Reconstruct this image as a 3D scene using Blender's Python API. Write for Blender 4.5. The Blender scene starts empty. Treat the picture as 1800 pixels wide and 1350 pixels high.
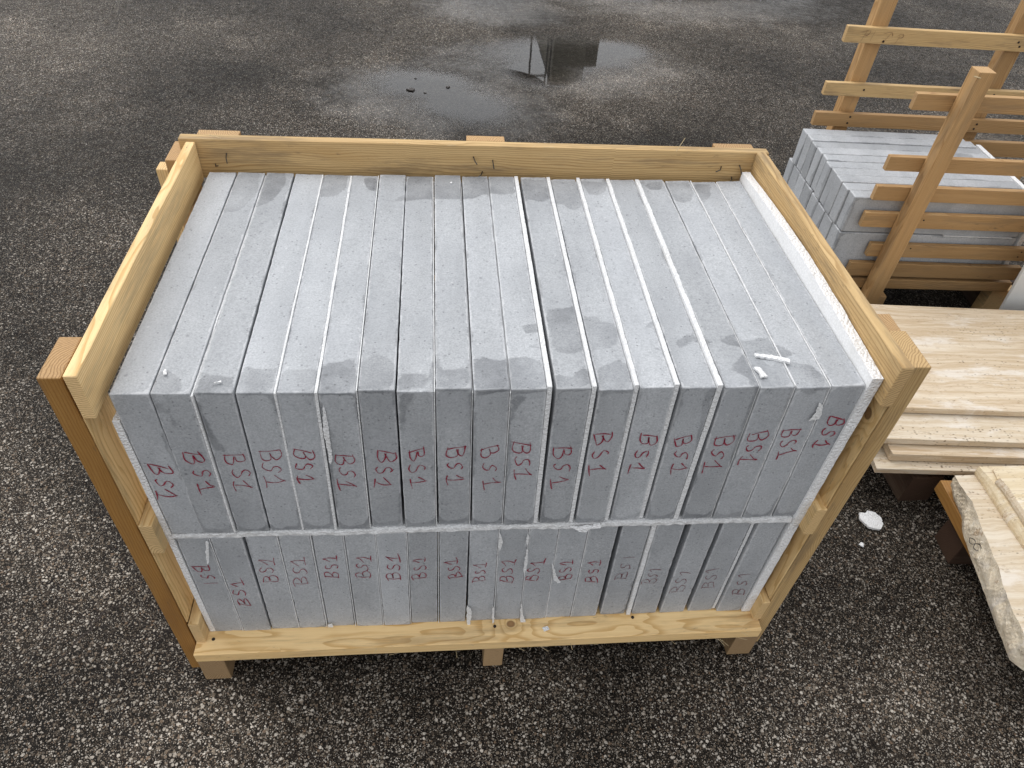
import bpy, bmesh, math, random
import numpy as np
from mathutils import Vector, Matrix

rnd = random.Random(7)
nrs = np.random.RandomState(11)
SC = bpy.context.scene
COL = SC.collection
R = math.radians

# ------------------------------------------------------------------ camera
cam_data = bpy.data.cameras.new('camera')
cam_data.sensor_width = 36.0
cam_data.lens = 36.0 * 1276.69 / 1800.0
cam_data.clip_start = 0.02
cam_data.clip_end = 500.0
cam = bpy.data.objects.new('camera', cam_data)
COL.objects.link(cam)
cam.location = (0.43085, -0.71214, 1.47521)
cam.rotation_euler = (0.801201, -0.064392, -0.078504)
SC.camera = cam

# ------------------------------------------------------------------ sky and light
SUN_EL, SUN_AZ = R(57), R(-42)          # azimuth from +Y towards +X
world = bpy.data.worlds.new('World')
SC.world = world
world.use_nodes = True
wn = world.node_tree
wn.nodes.clear()
w_out = wn.nodes.new('ShaderNodeOutputWorld')
w_bg = wn.nodes.new('ShaderNodeBackground')
w_sky = wn.nodes.new('ShaderNodeTexSky')
w_sky.sky_type = 'NISHITA'
w_sky.sun_disc = False
w_sky.sun_elevation = SUN_EL
w_sky.sun_rotation = SUN_AZ
w_sky.dust_density = 4.0
w_sky.air_density = 1.0
w_sky.ozone_density = 1.0
w_hsv = wn.nodes.new('ShaderNodeHueSaturation')
w_hsv.inputs['Saturation'].default_value = 0.16
wn.links.new(w_sky.outputs[0], w_hsv.inputs['Color'])
w_cloud = wn.nodes.new('ShaderNodeVectorMath')      # even cloud cover over the clear-sky model
w_cloud.operation = 'ADD'
w_cloud.inputs[1].default_value = (5.8, 5.88, 6.02)
wn.links.new(w_hsv.outputs[0], w_cloud.inputs[0])
wn.links.new(w_cloud.outputs[0], w_bg.inputs['Color'])
w_bg.inputs['Strength'].default_value = 0.15
wn.links.new(w_bg.outputs[0], w_out.inputs[0])

sun_d = bpy.data.lights.new('sun', 'SUN')
sun_d.energy = 0.65
sun_d.angle = R(40)
sun_d.color = (1.0, 0.985, 0.96)
sun = bpy.data.objects.new('sun', sun_d)
COL.objects.link(sun)
sdir = Vector((math.sin(SUN_AZ) * math.cos(SUN_EL), math.cos(SUN_AZ) * math.cos(SUN_EL), math.sin(SUN_EL)))
sun.rotation_euler = sdir.to_track_quat('Z', 'Y').to_euler()
sun.location = sdir * 20

SC.view_settings.view_transform = 'Standard'
SC.view_settings.look = 'None'
SC.view_settings.gamma = 1.0
SC.view_settings.exposure = -0.45
SC.view_settings.use_curve_mapping = False
SC.cycles.max_bounces = 6

# ------------------------------------------------------------------ measured tables (metres)
# per slab: x centre of the upper slab at top front, top back and bottom front; of the lower slab at top and bottom
SLAB_X = [
    (0.0251, 0.0269, 0.0255, 0.0266, 0.0232),
    (0.0774, 0.0799, 0.0723, 0.0806, 0.0768),
    (0.1325, 0.1333, 0.1281, 0.1356, 0.1296),
    (0.1854, 0.1866, 0.1807, 0.1892, 0.1823),
    (0.2388, 0.2398, 0.2329, 0.2434, 0.2371),
    (0.2939, 0.2928, 0.2903, 0.2971, 0.2928),
    (0.3466, 0.3463, 0.3449, 0.3493, 0.3461),
    (0.3992, 0.3974, 0.3995, 0.4016, 0.3999),
    (0.4519, 0.4522, 0.4552, 0.4553, 0.4552),
    (0.5044, 0.5058, 0.5104, 0.507, 0.5103),
    (0.5562, 0.5575, 0.5637, 0.5582, 0.5647),
    (0.6199, 0.6215, 0.6253, 0.6103, 0.6172),
    (0.6807, 0.6816, 0.6871, 0.6629, 0.6678),
    (0.7402, 0.7416, 0.7485, 0.7153, 0.721),
    (0.8017, 0.8009, 0.809, 0.7744, 0.7806),
    (0.8643, 0.8595, 0.8752, 0.835, 0.846),
    (0.9171, 0.915, 0.9297, 0.8978, 0.9053),
    (0.9716, 0.9698, 0.9837, 0.957, 0.9652),
    (1.0255, 1.022, 1.0392, 1.0204, 1.0255),
]
# red marker: (x, z) of the letter B and of the digit 1 on the front faces, direction of the letter tops
MARK_UP = [(0.0267, 0.6124, 0.0208, 0.5511), (0.0771, 0.6393, 0.0836, 0.5671), (0.1358, 0.6338, 0.1365, 0.5679), (0.1846, 0.6401, 0.1844, 0.5773), (0.2319, 0.6413, 0.2317, 0.5826), (0.2898, 0.6293, 0.2907, 0.5665), (0.3509, 0.6315, 0.3454, 0.5645), (0.3983, 0.638, 0.4, 0.5697), (0.4568, 0.6377, 0.4549, 0.5692), (0.5055, 0.6403, 0.5116, 0.5599), (0.5567, 0.6481, 0.5599, 0.5827), (0.618, 0.6359, 0.6237, 0.5618), (0.6784, 0.6683, 0.6812, 0.5914), (0.7461, 0.6589, 0.7453, 0.5879), (0.805, 0.6548, 0.8106, 0.5873), (0.8684, 0.6546, 0.867, 0.5912), (0.9172, 0.6653, 0.9198, 0.6081), (0.9699, 0.6719, 0.9787, 0.6218), (1.0328, 0.6951, 1.0294, 0.6411)]
MARK_LOW = [(0.0244, 0.342, 0.0302, 0.2892, 1), (0.0728, 0.2284, 0.0687, 0.2962, -1), (0.1285, 0.3017, 0.1308, 0.3625, -1), (0.1835, 0.2922, 0.1839, 0.3593, -1), (0.2402, 0.3076, 0.2381, 0.3614, -1), (0.2954, 0.3078, 0.2976, 0.3633, -1), (0.3486, 0.3005, 0.3477, 0.3639, -1), (0.3934, 0.2937, 0.3937, 0.3485, -1), (0.4596, 0.2932, 0.451, 0.3413, -1), (0.504, 0.2764, 0.5054, 0.3249, -1), (0.5529, 0.2732, 0.5556, 0.3331, -1), (0.6019, 0.2759, 0.6056, 0.3301, -1), (0.6626, 0.2718, 0.6588, 0.323, -1), (0.7184, 0.262, 0.7131, 0.3216, -1), (0.7739, 0.2665, 0.7802, 0.3348, -1), (0.8334, 0.246, 0.8359, 0.2886, -1), (0.8989, 0.2118, 0.899, 0.2745, -1), (0.9569, 0.2206, 0.9541, 0.2791, -1), (1.0269, 0.1961, 1.0213, 0.2625, -1)]
# outlines of the damp patches: on the slab tops (x, y) and on the fronts (x, z), metres
WET_TOP = [
    [(0.052, 0.601), (0.096, 0.596), (0.102, 0.522), (0.091, 0.469), (0.074, 0.45), (0.054, 0.453), (0.056, 0.506)],
    [(0.107, 0.597), (0.144, 0.598), (0.15, 0.551), (0.135, 0.494), (0.111, 0.47), (0.102, 0.472)],
    [(0.213, 0.601), (0.263, 0.597), (0.26, 0.54), (0.245, 0.516), (0.217, 0.511)],
    [(0.289, 0.584), (0.304, 0.594), (0.319, 0.581), (0.319, 0.546), (0.308, 0.533), (0.295, 0.556)],
    [(0.345, 0.503), (0.359, 0.514), (0.374, 0.521), (0.373, 0.601), (0.584, 0.596), (0.58, 0.522), (0.552, 0.525), (0.533, 0.533), (0.497, 0.511), (0.454, 0.505), (0.425, 0.51), (0.396, 0.505), (0.36, 0.5)],
    [(0.593, 0.588), (0.649, 0.585), (0.649, 0.511), (0.626, 0.502), (0.593, 0.518)],
    [(0.653, 0.586), (0.706, 0.588), (0.709, 0.528), (0.707, 0.497), (0.69, 0.478), (0.678, 0.483), (0.669, 0.5), (0.656, 0.499)],
    [(0.713, 0.588), (0.765, 0.585), (0.761, 0.545), (0.743, 0.534), (0.726, 0.54)],
    [(0.834, 0.588), (0.882, 0.585), (0.87, 0.554), (0.848, 0.557)],
    [(0.888, 0.59), (0.94, 0.588), (0.931, 0.521), (0.91, 0.507), (0.891, 0.515)],
    [(0.951, 0.588), (0.983, 0.585), (0.975, 0.548), (0.954, 0.521), (0.945, 0.539)],
    [(0.597, 0.177), (0.623, 0.18), (0.64, 0.184), (0.649, 0.194), (0.657, 0.165), (0.667, 0.16), (0.676, 0.165), (0.683, 0.15), (0.706, 0.143), (0.709, 0.125), (0.699, 0.101), (0.693, 0.086), (0.667, 0.085), (0.643, 0.078), (0.622, 0.069), (0.602, 0.076), (0.599, 0.128)],
    [(0.557, 0.136), (0.583, 0.142), (0.585, 0.119), (0.563, 0.116)],
    [(0.561, 0.094), (0.583, 0.1), (0.585, 0.084), (0.565, 0.088)],
    [(0.753, 0.142), (0.767, 0.144), (0.766, 0.131), (0.753, 0.129)],
    [(0.789, 0.104), (0.805, 0.114), (0.849, 0.111), (0.85, 0.093), (0.818, 0.101), (0.794, 0.088)],
    [(0.86, 0.111), (0.887, 0.114), (0.896, 0.101), (0.92, 0.103), (0.922, 0.085), (0.894, 0.08), (0.878, 0.087), (0.863, 0.095)],
    [(0.896, 0.101), (0.93, 0.106), (0.957, 0.092), (0.968, 0.074), (0.944, 0.056), (0.926, 0.069), (0.902, 0.072)],
    [(0.861, 0.049), (0.88, 0.064), (0.909, 0.085), (0.915, 0.049), (0.936, 0.034), (0.944, 0.0), (0.884, -0.004), (0.875, 0.02), (0.856, 0.037)],
    [(0.928, 0.049), (0.957, 0.056), (0.986, 0.048), (0.998, 0.023), (0.995, -0.005), (0.944, -0.005), (0.938, 0.014)],
    [(0.053, -0.002), (0.051, 0.028), (0.053, 0.045), (0.068, 0.042), (0.084, 0.03), (0.091, 0.015), (0.088, -0.003)],
    [(0.11, -0.003), (0.11, 0.019), (0.108, 0.044), (0.119, 0.036), (0.145, 0.032), (0.154, 0.03), (0.161, -0.005)],
    [(0.159, -0.005), (0.16, 0.03), (0.163, 0.055), (0.176, 0.048), (0.204, 0.049), (0.216, -0.006)],
    [(0.214, -0.006), (0.217, 0.045), (0.265, 0.048), (0.269, -0.007)],
    [(0.268, -0.007), (0.267, 0.038), (0.268, 0.061), (0.287, 0.059), (0.314, 0.071), (0.325, -0.007)],
    [(0.322, -0.007), (0.326, 0.061), (0.341, 0.078), (0.358, 0.07), (0.368, 0.061), (0.374, -0.008)],
    [(0.374, -0.008), (0.377, 0.035), (0.399, 0.037), (0.415, 0.03), (0.42, 0.016), (0.407, 0.009), (0.38, 0.007)],
    [(0.427, 0.041), (0.479, 0.043), (0.479, -0.007), (0.427, -0.007)],
    [(0.479, -0.007), (0.481, 0.062), (0.492, 0.071), (0.506, 0.062), (0.534, 0.059), (0.532, -0.008)],
    [(0.53, -0.008), (0.528, 0.064), (0.554, 0.067), (0.582, 0.057), (0.586, 0.04), (0.582, -0.009)],
    [(0.591, -0.009), (0.593, 0.028), (0.62, 0.023), (0.634, 0.039), (0.65, 0.033), (0.647, -0.01)],
    [(0.653, -0.01), (0.66, 0.045), (0.678, 0.053), (0.69, 0.063), (0.708, 0.051), (0.714, 0.026), (0.709, -0.011)],
    [(0.427, 0.142), (0.432, 0.135), (0.434, 0.041), (0.427, 0.041)],
]
WET_FRONT = [
    [(0.058, 0.755), (0.065, 0.756), (0.07, 0.736), (0.073, 0.71), (0.067, 0.701), (0.061, 0.702), (0.062, 0.722), (0.059, 0.744)],
    [(0.105, 0.757), (0.112, 0.753), (0.112, 0.721), (0.117, 0.685), (0.126, 0.652), (0.125, 0.642), (0.111, 0.655), (0.103, 0.68), (0.103, 0.721)],
    [(0.112, 0.499), (0.118, 0.5), (0.123, 0.491), (0.119, 0.478), (0.111, 0.482)],
    [(0.268, 0.757), (0.272, 0.751), (0.272, 0.688), (0.272, 0.57), (0.271, 0.512), (0.264, 0.512), (0.261, 0.612)],
    [(0.532, 0.756), (0.557, 0.766), (0.554, 0.753), (0.541, 0.736), (0.538, 0.682), (0.536, 0.656)],
    [(0.531, 0.637), (0.539, 0.63), (0.54, 0.589), (0.537, 0.56), (0.532, 0.561)],
    [(0.656, 0.733), (0.662, 0.728), (0.664, 0.71), (0.658, 0.711)],
    [(0.812, 0.761), (0.829, 0.767), (0.83, 0.725), (0.84, 0.635), (0.849, 0.549), (0.847, 0.519), (0.837, 0.55)],
    [(0.654, 0.761), (0.682, 0.762), (0.671, 0.758), (0.657, 0.755)],
    [(0.484, 0.761), (0.507, 0.765), (0.503, 0.762), (0.487, 0.757)],
    [(0.955, 0.756), (0.983, 0.763), (0.973, 0.754), (0.962, 0.747)],
    [(0.897, 0.76), (0.913, 0.765), (0.908, 0.755)],
    [(0.387, 0.733), (0.393, 0.755), (0.403, 0.766), (0.376, 0.764), (0.374, 0.685), (0.384, 0.685)],
    [(0.419, 0.633), (0.425, 0.636), (0.424, 0.52), (0.417, 0.536)],
    [(0.475, 0.765), (0.481, 0.754), (0.488, 0.632), (0.483, 0.548), (0.479, 0.548)],
]
# cracks in the yard: width and points (x, y)
CRACKS = [
    (0.0045, [(-0.228, 0.136), (-0.276, 0.121), (-0.297, 0.087), (-0.308, 0.062), (-0.321, 0.035), (-0.348, -0.011)]),
    (0.004, [(-0.046, 3.099), (0.069, 3.079)]),
    (0.005, [(0.309, 3.254), (0.444, 3.323), (0.63, 3.375)]),
    (0.005, [(1.529, 3.605), (1.669, 3.629), (1.836, 3.826)]),
    (0.006, [(1.779, 3.632), (1.819, 3.476), (1.876, 3.313)]),
    (0.006, [(2.174, 4.423), (2.373, 4.114), (2.656, 4.106), (2.91, 4.115)]),
    (0.007, [(-0.864, 3.939), (-0.725, 3.716), (-0.61, 3.593), (-0.481, 3.272)]),
    (0.004, [(-0.423, 3.358), (-0.281, 3.175), (-0.201, 3.092)]),
    (0.005, [(3.5, 3.736), (3.678, 3.716), (4.038, 3.621)]),
    (0.003, [(1.382, 0.157), (1.391, 0.126)]),
    (0.003, [(-0.224, 0.134), (-0.227, 0.177), (-0.245, 0.221)]),
]


# ------------------------------------------------------------------ node helpers
class NT:
    def __init__(self, name):
        self.mat = bpy.data.materials.new(name)
        self.mat.use_nodes = True
        self.t = self.mat.node_tree
        self.t.nodes.clear()
        self.out = self.t.nodes.new('ShaderNodeOutputMaterial')
        self.tc = None

    def n(self, typ, **kw):
        nd = self.t.nodes.new(typ)
        for k, v in kw.items():
            setattr(nd, k, v)
        return nd

    def put(self, sock, v):
        if isinstance(v, bpy.types.NodeSocket):
            self.t.links.new(v, sock)
        elif v is not None:
            if sock.type == 'RGBA' and len(v) == 3:
                v = (*v, 1.0)
            sock.default_value = v

    def objco(self):
        if self.tc is None:
            self.tc = self.n('ShaderNodeTexCoord')
        return self.tc.outputs['Object']

    def rand(self):
        return self.n('ShaderNodeObjectInfo').outputs['Random']

    def pos(self):
        return self.n('ShaderNodeNewGeometry').outputs['Position']

    def m(self, op, a, b=0.0, c=None, clamp=False):
        nd = self.n('ShaderNodeMath', operation=op, use_clamp=clamp)
        self.put(nd.inputs[0], a)
        self.put(nd.inputs[1], b)
        if c is not None:
            self.put(nd.inputs[2], c)
        return nd.outputs[0]

    def v(self, op, a, b=None, out=0, scale=None):
        nd = self.n('ShaderNodeVectorMath', operation=op)
        self.put(nd.inputs[0], a)
        if b is not None:
            self.put(nd.inputs[1], b)
        if scale is not None:
            self.put(nd.inputs['Scale'], scale)
        return nd.outputs[out]

    def noise(self, co, scale, detail=3.0, rough=0.55, dist=0.0, color=False, dim='3D'):
        nd = self.n('ShaderNodeTexNoise', noise_dimensions=dim)
        self.put(nd.inputs['Vector'], co)
        self.put(nd.inputs['Scale'], scale)
        nd.inputs['Detail'].default_value = detail
        nd.inputs['Roughness'].default_value = rough
        nd.inputs['Distortion'].default_value = dist
        return nd.outputs['Color' if color else 'Fac']

    def voro(self, co, scale, feature='F1', rnd_=1.0, dim='3D'):
        nd = self.n('ShaderNodeTexVoronoi', feature=feature, voronoi_dimensions=dim)
        self.put(nd.inputs['Vector'], co)
        self.put(nd.inputs['Scale'], scale)
        nd.inputs['Randomness'].default_value = rnd_
        return nd.outputs

    def mix(self, f, a, b, mode='MIX'):
        nd = self.n('ShaderNodeMix', data_type='RGBA', blend_type=mode)
        self.put(nd.inputs[0], f)
        self.put(nd.inputs[6], a)
        self.put(nd.inputs[7], b)
        return nd.outputs[2]

    def ramp(self, f, stops, interp='LINEAR'):
        nd = self.n('ShaderNodeValToRGB')
        cr = nd.color_ramp
        cr.interpolation = interp
        while len(cr.elements) > 1:
            cr.elements.remove(cr.elements[-1])
        for i, (p, c) in enumerate(stops):
            if isinstance(c, (int, float)):
                c = (c, c, c)
            e = cr.elements[0] if i == 0 else cr.elements.new(p)
            e.position = p
            e.color = (*c, 1.0)
        self.put(nd.inputs[0], f)
        return nd.outputs[0]

    def step(self, f, a, b, to0=0.0, to1=1.0):
        nd = self.n('ShaderNodeMapRange', interpolation_type='SMOOTHSTEP')
        self.put(nd.inputs[0], f)
        nd.inputs[1].default_value = a
        nd.inputs[2].default_value = b
        nd.inputs[3].default_value = to0
        nd.inputs[4].default_value = to1
        return nd.outputs[0]

    def sep(self, v):
        nd = self.n('ShaderNodeSeparateXYZ')
        self.put(nd.inputs[0], v)
        return nd.outputs

    def comb(self, x, y, z):
        nd = self.n('ShaderNodeCombineXYZ')
        for s, v in zip(nd.inputs, (x, y, z)):
            self.put(s, v)
        return nd.outputs[0]

    def bump(self, h, strength, dist, normal=None):
        nd = self.n('ShaderNodeBump')
        self.put(nd.inputs['Height'], h)
        self.put(nd.inputs['Strength'], strength)
        nd.inputs['Distance'].default_value = dist
        if normal is not None:
            self.put(nd.inputs['Normal'], normal)
        return nd.outputs[0]

    def bsdf(self, color, rough=0.7, normal=None, spec=0.5, **kw):
        b = self.n('ShaderNodeBsdfPrincipled')
        self.put(b.inputs['Base Color'], color)
        self.put(b.inputs['Roughness'], rough)
        self.put(b.inputs['Specular IOR Level'], spec)
        if normal is not None:
            self.put(b.inputs['Normal'], normal)
        for k, v in kw.items():
            self.put(b.inputs[k], v)
        return b.outputs[0]

    def end(self, shader):
        self.t.links.new(shader, self.out.inputs['Surface'])
        return self.mat


# ------------------------------------------------------------------ materials
PUDDLES = [  # x, y, radius x, radius y, angle
    (0.38, 2.92, 0.28, 0.20, -18), (0.56, 2.72, 0.26, 0.20, -30),
    (1.17, 3.42, 0.46, 0.25, 4), (1.00, 3.20, 0.22, 0.24, 0), (1.42, 3.50, 0.24, 0.17, 0),
    (1.90, 4.75, 0.62, 0.32, 0), (2.45, 4.85, 0.45, 0.30, 0),
]
SHEEN = [(0.45, 2.78, 0.62, 0.42, -15), (1.1, 3.25, 0.75, 0.42, 0), (2.1, 4.65, 1.1, 0.62, 0), (0.80, 4.15, 0.5, 0.33, 0), (-1.5, 4.6, 0.9, 0.5, 0)]


def ellipse_field(N, x, y, table):
    best = None
    for cx, cy, rx, ry, a in table:
        ca, sa = math.cos(R(a)), math.sin(R(a))
        dx = N.m('SUBTRACT', x, cx)
        dy = N.m('SUBTRACT', y, cy)
        u = N.m('ADD', N.m('MULTIPLY', dx, ca / rx), N.m('MULTIPLY', dy, sa / rx))
        v = N.m('ADD', N.m('MULTIPLY', dx, -sa / ry), N.m('MULTIPLY', dy, ca / ry))
        f = N.m('SUBTRACT', 1.0, N.m('SQRT', N.m('ADD', N.m('MULTIPLY', u, u), N.m('MULTIPLY', v, v))))
        best = f if best is None else N.m('MAXIMUM', best, f)
    return best


def mat_asphalt():
    N = NT('wet_coarse_asphalt')
    P = N.pos()
    warp = N.noise(P, 55, 2, color=True)
    Pw = N.v('ADD', P, N.v('SCALE', N.v('SUBTRACT', warp, (0.5, 0.5, 0.5)), scale=0.006))
    big = N.noise(P, 1.1, 4, 0.6)
    mid = N.noise(P, 6.0, 4, 0.6)
    cols = [(0.0, (0.016, 0.014, 0.012)), (0.30, (0.045, 0.038, 0.032)), (0.48, (0.12, 0.103, 0.086)),
            (0.62, (0.27, 0.24, 0.20)), (0.72, (0.22, 0.16, 0.115)), (0.80, (0.46, 0.435, 0.395)), (1.0, (0.70, 0.68, 0.64))]
    base = (0.0075, 0.0066, 0.0062)
    height = None
    for sc, rmin, rmax, dens, hs in ((430, 0.34, 0.46, 0.22, 0.35), (235, 0.30, 0.46, 0.26, 0.65), (128, 0.24, 0.47, 0.42, 1.0)):
        vo = N.voro(Pw, sc, dim='2D')
        c = N.sep(vo['Color'])
        r = N.m('ADD', N.m('MULTIPLY', c[0], rmax - rmin), rmin)
        edge = N.m('DIVIDE', N.m('SUBTRACT', r, vo['Distance']), 0.07, clamp=True)
        th = N.m('ADD', dens, N.m('MULTIPLY', N.m('SUBTRACT', 0.5, big), 1.3))
        on = N.m('GREATER_THAN', c[1], th)
        mask = N.m('MULTIPLY', edge, on)
        inner = N.noise(Pw, sc * 2.3, 2)
        col = N.mix(1.0, N.ramp(c[2], cols), N.ramp(inner, [(0.3, 0.62), (0.7, 1.2)]), 'MULTIPLY')
        base = N.mix(mask, base, col)
        hh = N.m('MULTIPLY', mask, N.m('ADD', N.m('MULTIPLY', c[2], 0.4 * hs), 0.6 * hs))
        height = hh if height is None else N.m('MAXIMUM', height, hh)
    # film of dust, binder patches
    dust = N.step(N.m('ADD', N.m('MULTIPLY', big, 0.6), N.m('MULTIPLY', mid, 0.4)), 0.42, 0.68)
    base = N.mix(N.m('MULTIPLY', dust, 0.09), base, (0.15, 0.135, 0.12))
    tone = N.step(N.noise(P, 0.75, 3), 0.35, 0.65, 0.30, 0.84)
    base = N.v('SCALE', base, scale=tone)
    patch = N.step(N.noise(P, 2.4, 5, 0.7), 0.50, 0.68, 0.0, 1.0)
    base = N.v('SCALE', base, scale=N.m('ADD', 0.92, N.m('MULTIPLY', patch, 0.55)))
    base = N.v('MULTIPLY', base, (1.06, 0.99, 0.91))
    s = N.sep(P)
    sheen = N.m('ADD', ellipse_field(N, s[0], s[1], SHEEN), N.m('MULTIPLY', N.m('SUBTRACT', mid, 0.5), 0.9))
    wet = N.step(sheen, -0.2, 0.55)
    pud = N.step(N.m('ADD', ellipse_field(N, s[0], s[1], PUDDLES), N.m('MULTIPLY', N.m('SUBTRACT', N.noise(P, 5, 5, 0.65), 0.5), 0.55)), -0.2, 0.5)
    base = N.v('SCALE', base, scale=N.m('SUBTRACT', 1.0, N.m('MULTIPLY', pud, 0.08)))
    rough = N.m('SUBTRACT', N.step(N.noise(P, 25, 3), 0.3, 0.7, 0.42, 0.62), N.m('MULTIPLY', wet, 0.16))
    nrm = N.bump(height, N.m('SUBTRACT', 0.9, N.m('MULTIPLY', wet, 0.45)), 0.0028)
    nrm = N.bump(N.noise(P, 700, 3), 0.35, 0.0006, nrm)
    return N.end(N.bsdf(base, rough, nrm, spec=N.m('SUBTRACT', N.m('ADD', 0.07, N.m('MULTIPLY', wet, 0.30)), N.m('MULTIPLY', pud, 0.1))))


def mat_water():
    N = NT('rain_water_film')
    P = N.pos()
    s = N.sep(P)
    f = ellipse_field(N, s[0], s[1], PUDDLES)
    f = N.m('ADD', f, N.m('MULTIPLY', N.m('SUBTRACT', N.noise(P, 5, 5, 0.65), 0.5), 0.55))
    grit = N.m('MULTIPLY', N.m('SUBTRACT', N.noise(P, 210, 3, 0.7), 0.5), 1.9)
    cover = N.step(N.m('ADD', f, grit), -0.18, 0.42)
    fres = N.n('ShaderNodeFresnel')
    fres.inputs['IOR'].default_value = 1.7
    gl = N.n('ShaderNodeBsdfGlossy')
    gl.inputs['Roughness'].default_value = 0.02
    N.put(gl.inputs['Normal'], N.bump(N.noise(P, 9, 2), 0.008, 0.01))
    tr = N.n('ShaderNodeBsdfTransparent')
    mx = N.n('ShaderNodeMixShader')
    N.put(mx.inputs[0], N.m('MULTIPLY', N.m('MULTIPLY', fres.outputs[0], 1.0), cover, clamp=True))
    N.put(mx.inputs[1], tr.outputs[0])
    N.put(mx.inputs[2], gl.outputs[0])
    return N.end(mx.outputs[0])


def mat_stone():
    N = NT('grey_sawn_stone')
    co = N.objco()
    rn = N.rand()
    off = N.v('ADD', co, N.comb(N.m('MULTIPLY', rn, 37.0), N.m('MULTIPLY', rn, 91.0), N.m('MULTIPLY', rn, 53.0)))
    fine = N.noise(off, 330, 4, 0.8)
    med = N.noise(off, 95, 4, 0.65)
    big = N.noise(off, 9, 3, 0.5)
    col = N.ramp(fine, [(0.30, (0.262, 0.274, 0.290)), (0.5, (0.405, 0.420, 0.438)), (0.70, (0.555, 0.572, 0.592))])
    col = N.mix(N.step(med, 0.35, 0.7, 0.0, 0.45), col, (0.47, 0.485, 0.505))
    col = N.mix(N.step(big, 0.35, 0.7, 0.0, 0.30), col, (0.33, 0.345, 0.37))
    # pits and fossils
    v1 = N.voro(off, 130)
    c1 = N.sep(v1['Color'])
    pit = N.m('MULTIPLY', N.step(v1['Distance'], 0.10, 0.26, 1.0, 0.0), N.m('GREATER_THAN', c1[0], 0.80))
    col = N.mix(N.m('MULTIPLY', pit, 0.55), col, (0.13, 0.135, 0.145))
    v2 = N.voro(off, 42)
    c2 = N.sep(v2['Color'])
    spot = N.m('MULTIPLY', N.step(v2['Distance'], 0.05, 0.17, 1.0, 0.0), N.m('GREATER_THAN', c2[1], 0.80))
    col = N.mix(N.m('MULTIPLY', spot, 0.5), col, (0.17, 0.175, 0.185))
    v3 = N.voro(off, 75)
    c3 = N.sep(v3['Color'])
    lt = N.m('MULTIPLY', N.step(v3['Distance'], 0.06, 0.22, 1.0, 0.0), N.m('GREATER_THAN', c3[1], 0.84))
    col = N.mix(N.m('MULTIPLY', lt, 0.45), col, (0.62, 0.63, 0.64))
    # scuffs of saw dust
    scr = N.noise(N.v('MULTIPLY', off, (18, 260, 90)), 1.0, 2)
    col = N.mix(N.step(scr, 0.62, 0.75, 0.0, 0.18), col, (0.60, 0.61, 0.62))
    tone = N.m('ADD', 0.90, N.m('MULTIPLY', rn, 0.22))
    col = N.v('SCALE', col, scale=tone)
    cloud = N.noise(N.v('MULTIPLY', off, (14, 3.5, 5)), 1.0, 4, 0.6)
    col = N.v('SCALE', col, scale=N.step(cloud, 0.3, 0.7, 0.90, 1.07))
    # worn pale arrises
    ar = N.n('ShaderNodeAttribute', attribute_name='arris').outputs['Fac']
    an = N.noise(off, 60, 5, 0.7)
    ed = N.step(N.m('SUBTRACT', ar, N.m('MULTIPLY', N.m('SUBTRACT', an, 0.42), 0.012)), 0.0002, 0.0022, 1.0, 0.0)
    col = N.mix(N.m('MULTIPLY', ed, 0.42), col, (0.68, 0.69, 0.70))
    # damp patches (shape stored on the mesh as a distance to their outline)
    at = N.n('ShaderNodeAttribute', attribute_name='damp').outputs['Fac']
    nz = N.m('ADD', N.m('MULTIPLY', N.m('SUBTRACT', N.noise(N.pos(), 36, 5, 0.65), 0.5), 0.015), N.m('MULTIPLY', N.m('SUBTRACT', N.noise(N.v('MULTIPLY', N.pos(), (60, 240, 60)), 1.0, 3), 0.5), 0.006))
    d = N.m('ADD', at, nz)
    wet = N.step(d, -0.0012, 0.0030)
    rim = N.m('MULTIPLY', N.step(d, 0.0, 0.001), N.step(d, 0.0012, 0.0045, 1.0, 0.0))
    wcol = N.mix(1.0, col, (0.53, 0.535, 0.545), 'MULTIPLY')
    col = N.mix(N.m('MULTIPLY', wet, N.step(N.noise(N.pos(), 16, 4), 0.32, 0.66, 0.45, 1.0)), col, N.mix(N.m('MULTIPLY', N.m('FRACT', N.m('MULTIPLY', rn, 9.7)), 0.45), wcol, col))
    col = N.mix(N.m('MULTIPLY', rim, 0.10), col, (0.16, 0.165, 0.17))
    rough = N.m('SUBTRACT', 0.66, N.m('MULTIPLY', wet, 0.20))
    h = N.m('SUBTRACT', N.m('ADD', N.m('MULTIPLY', fine, 0.5), N.m('MULTIPLY', med, 0.5)), pit)
    return N.end(N.bsdf(col, rough, N.bump(h, 0.55, 0.0007), spec=0.4))


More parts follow.
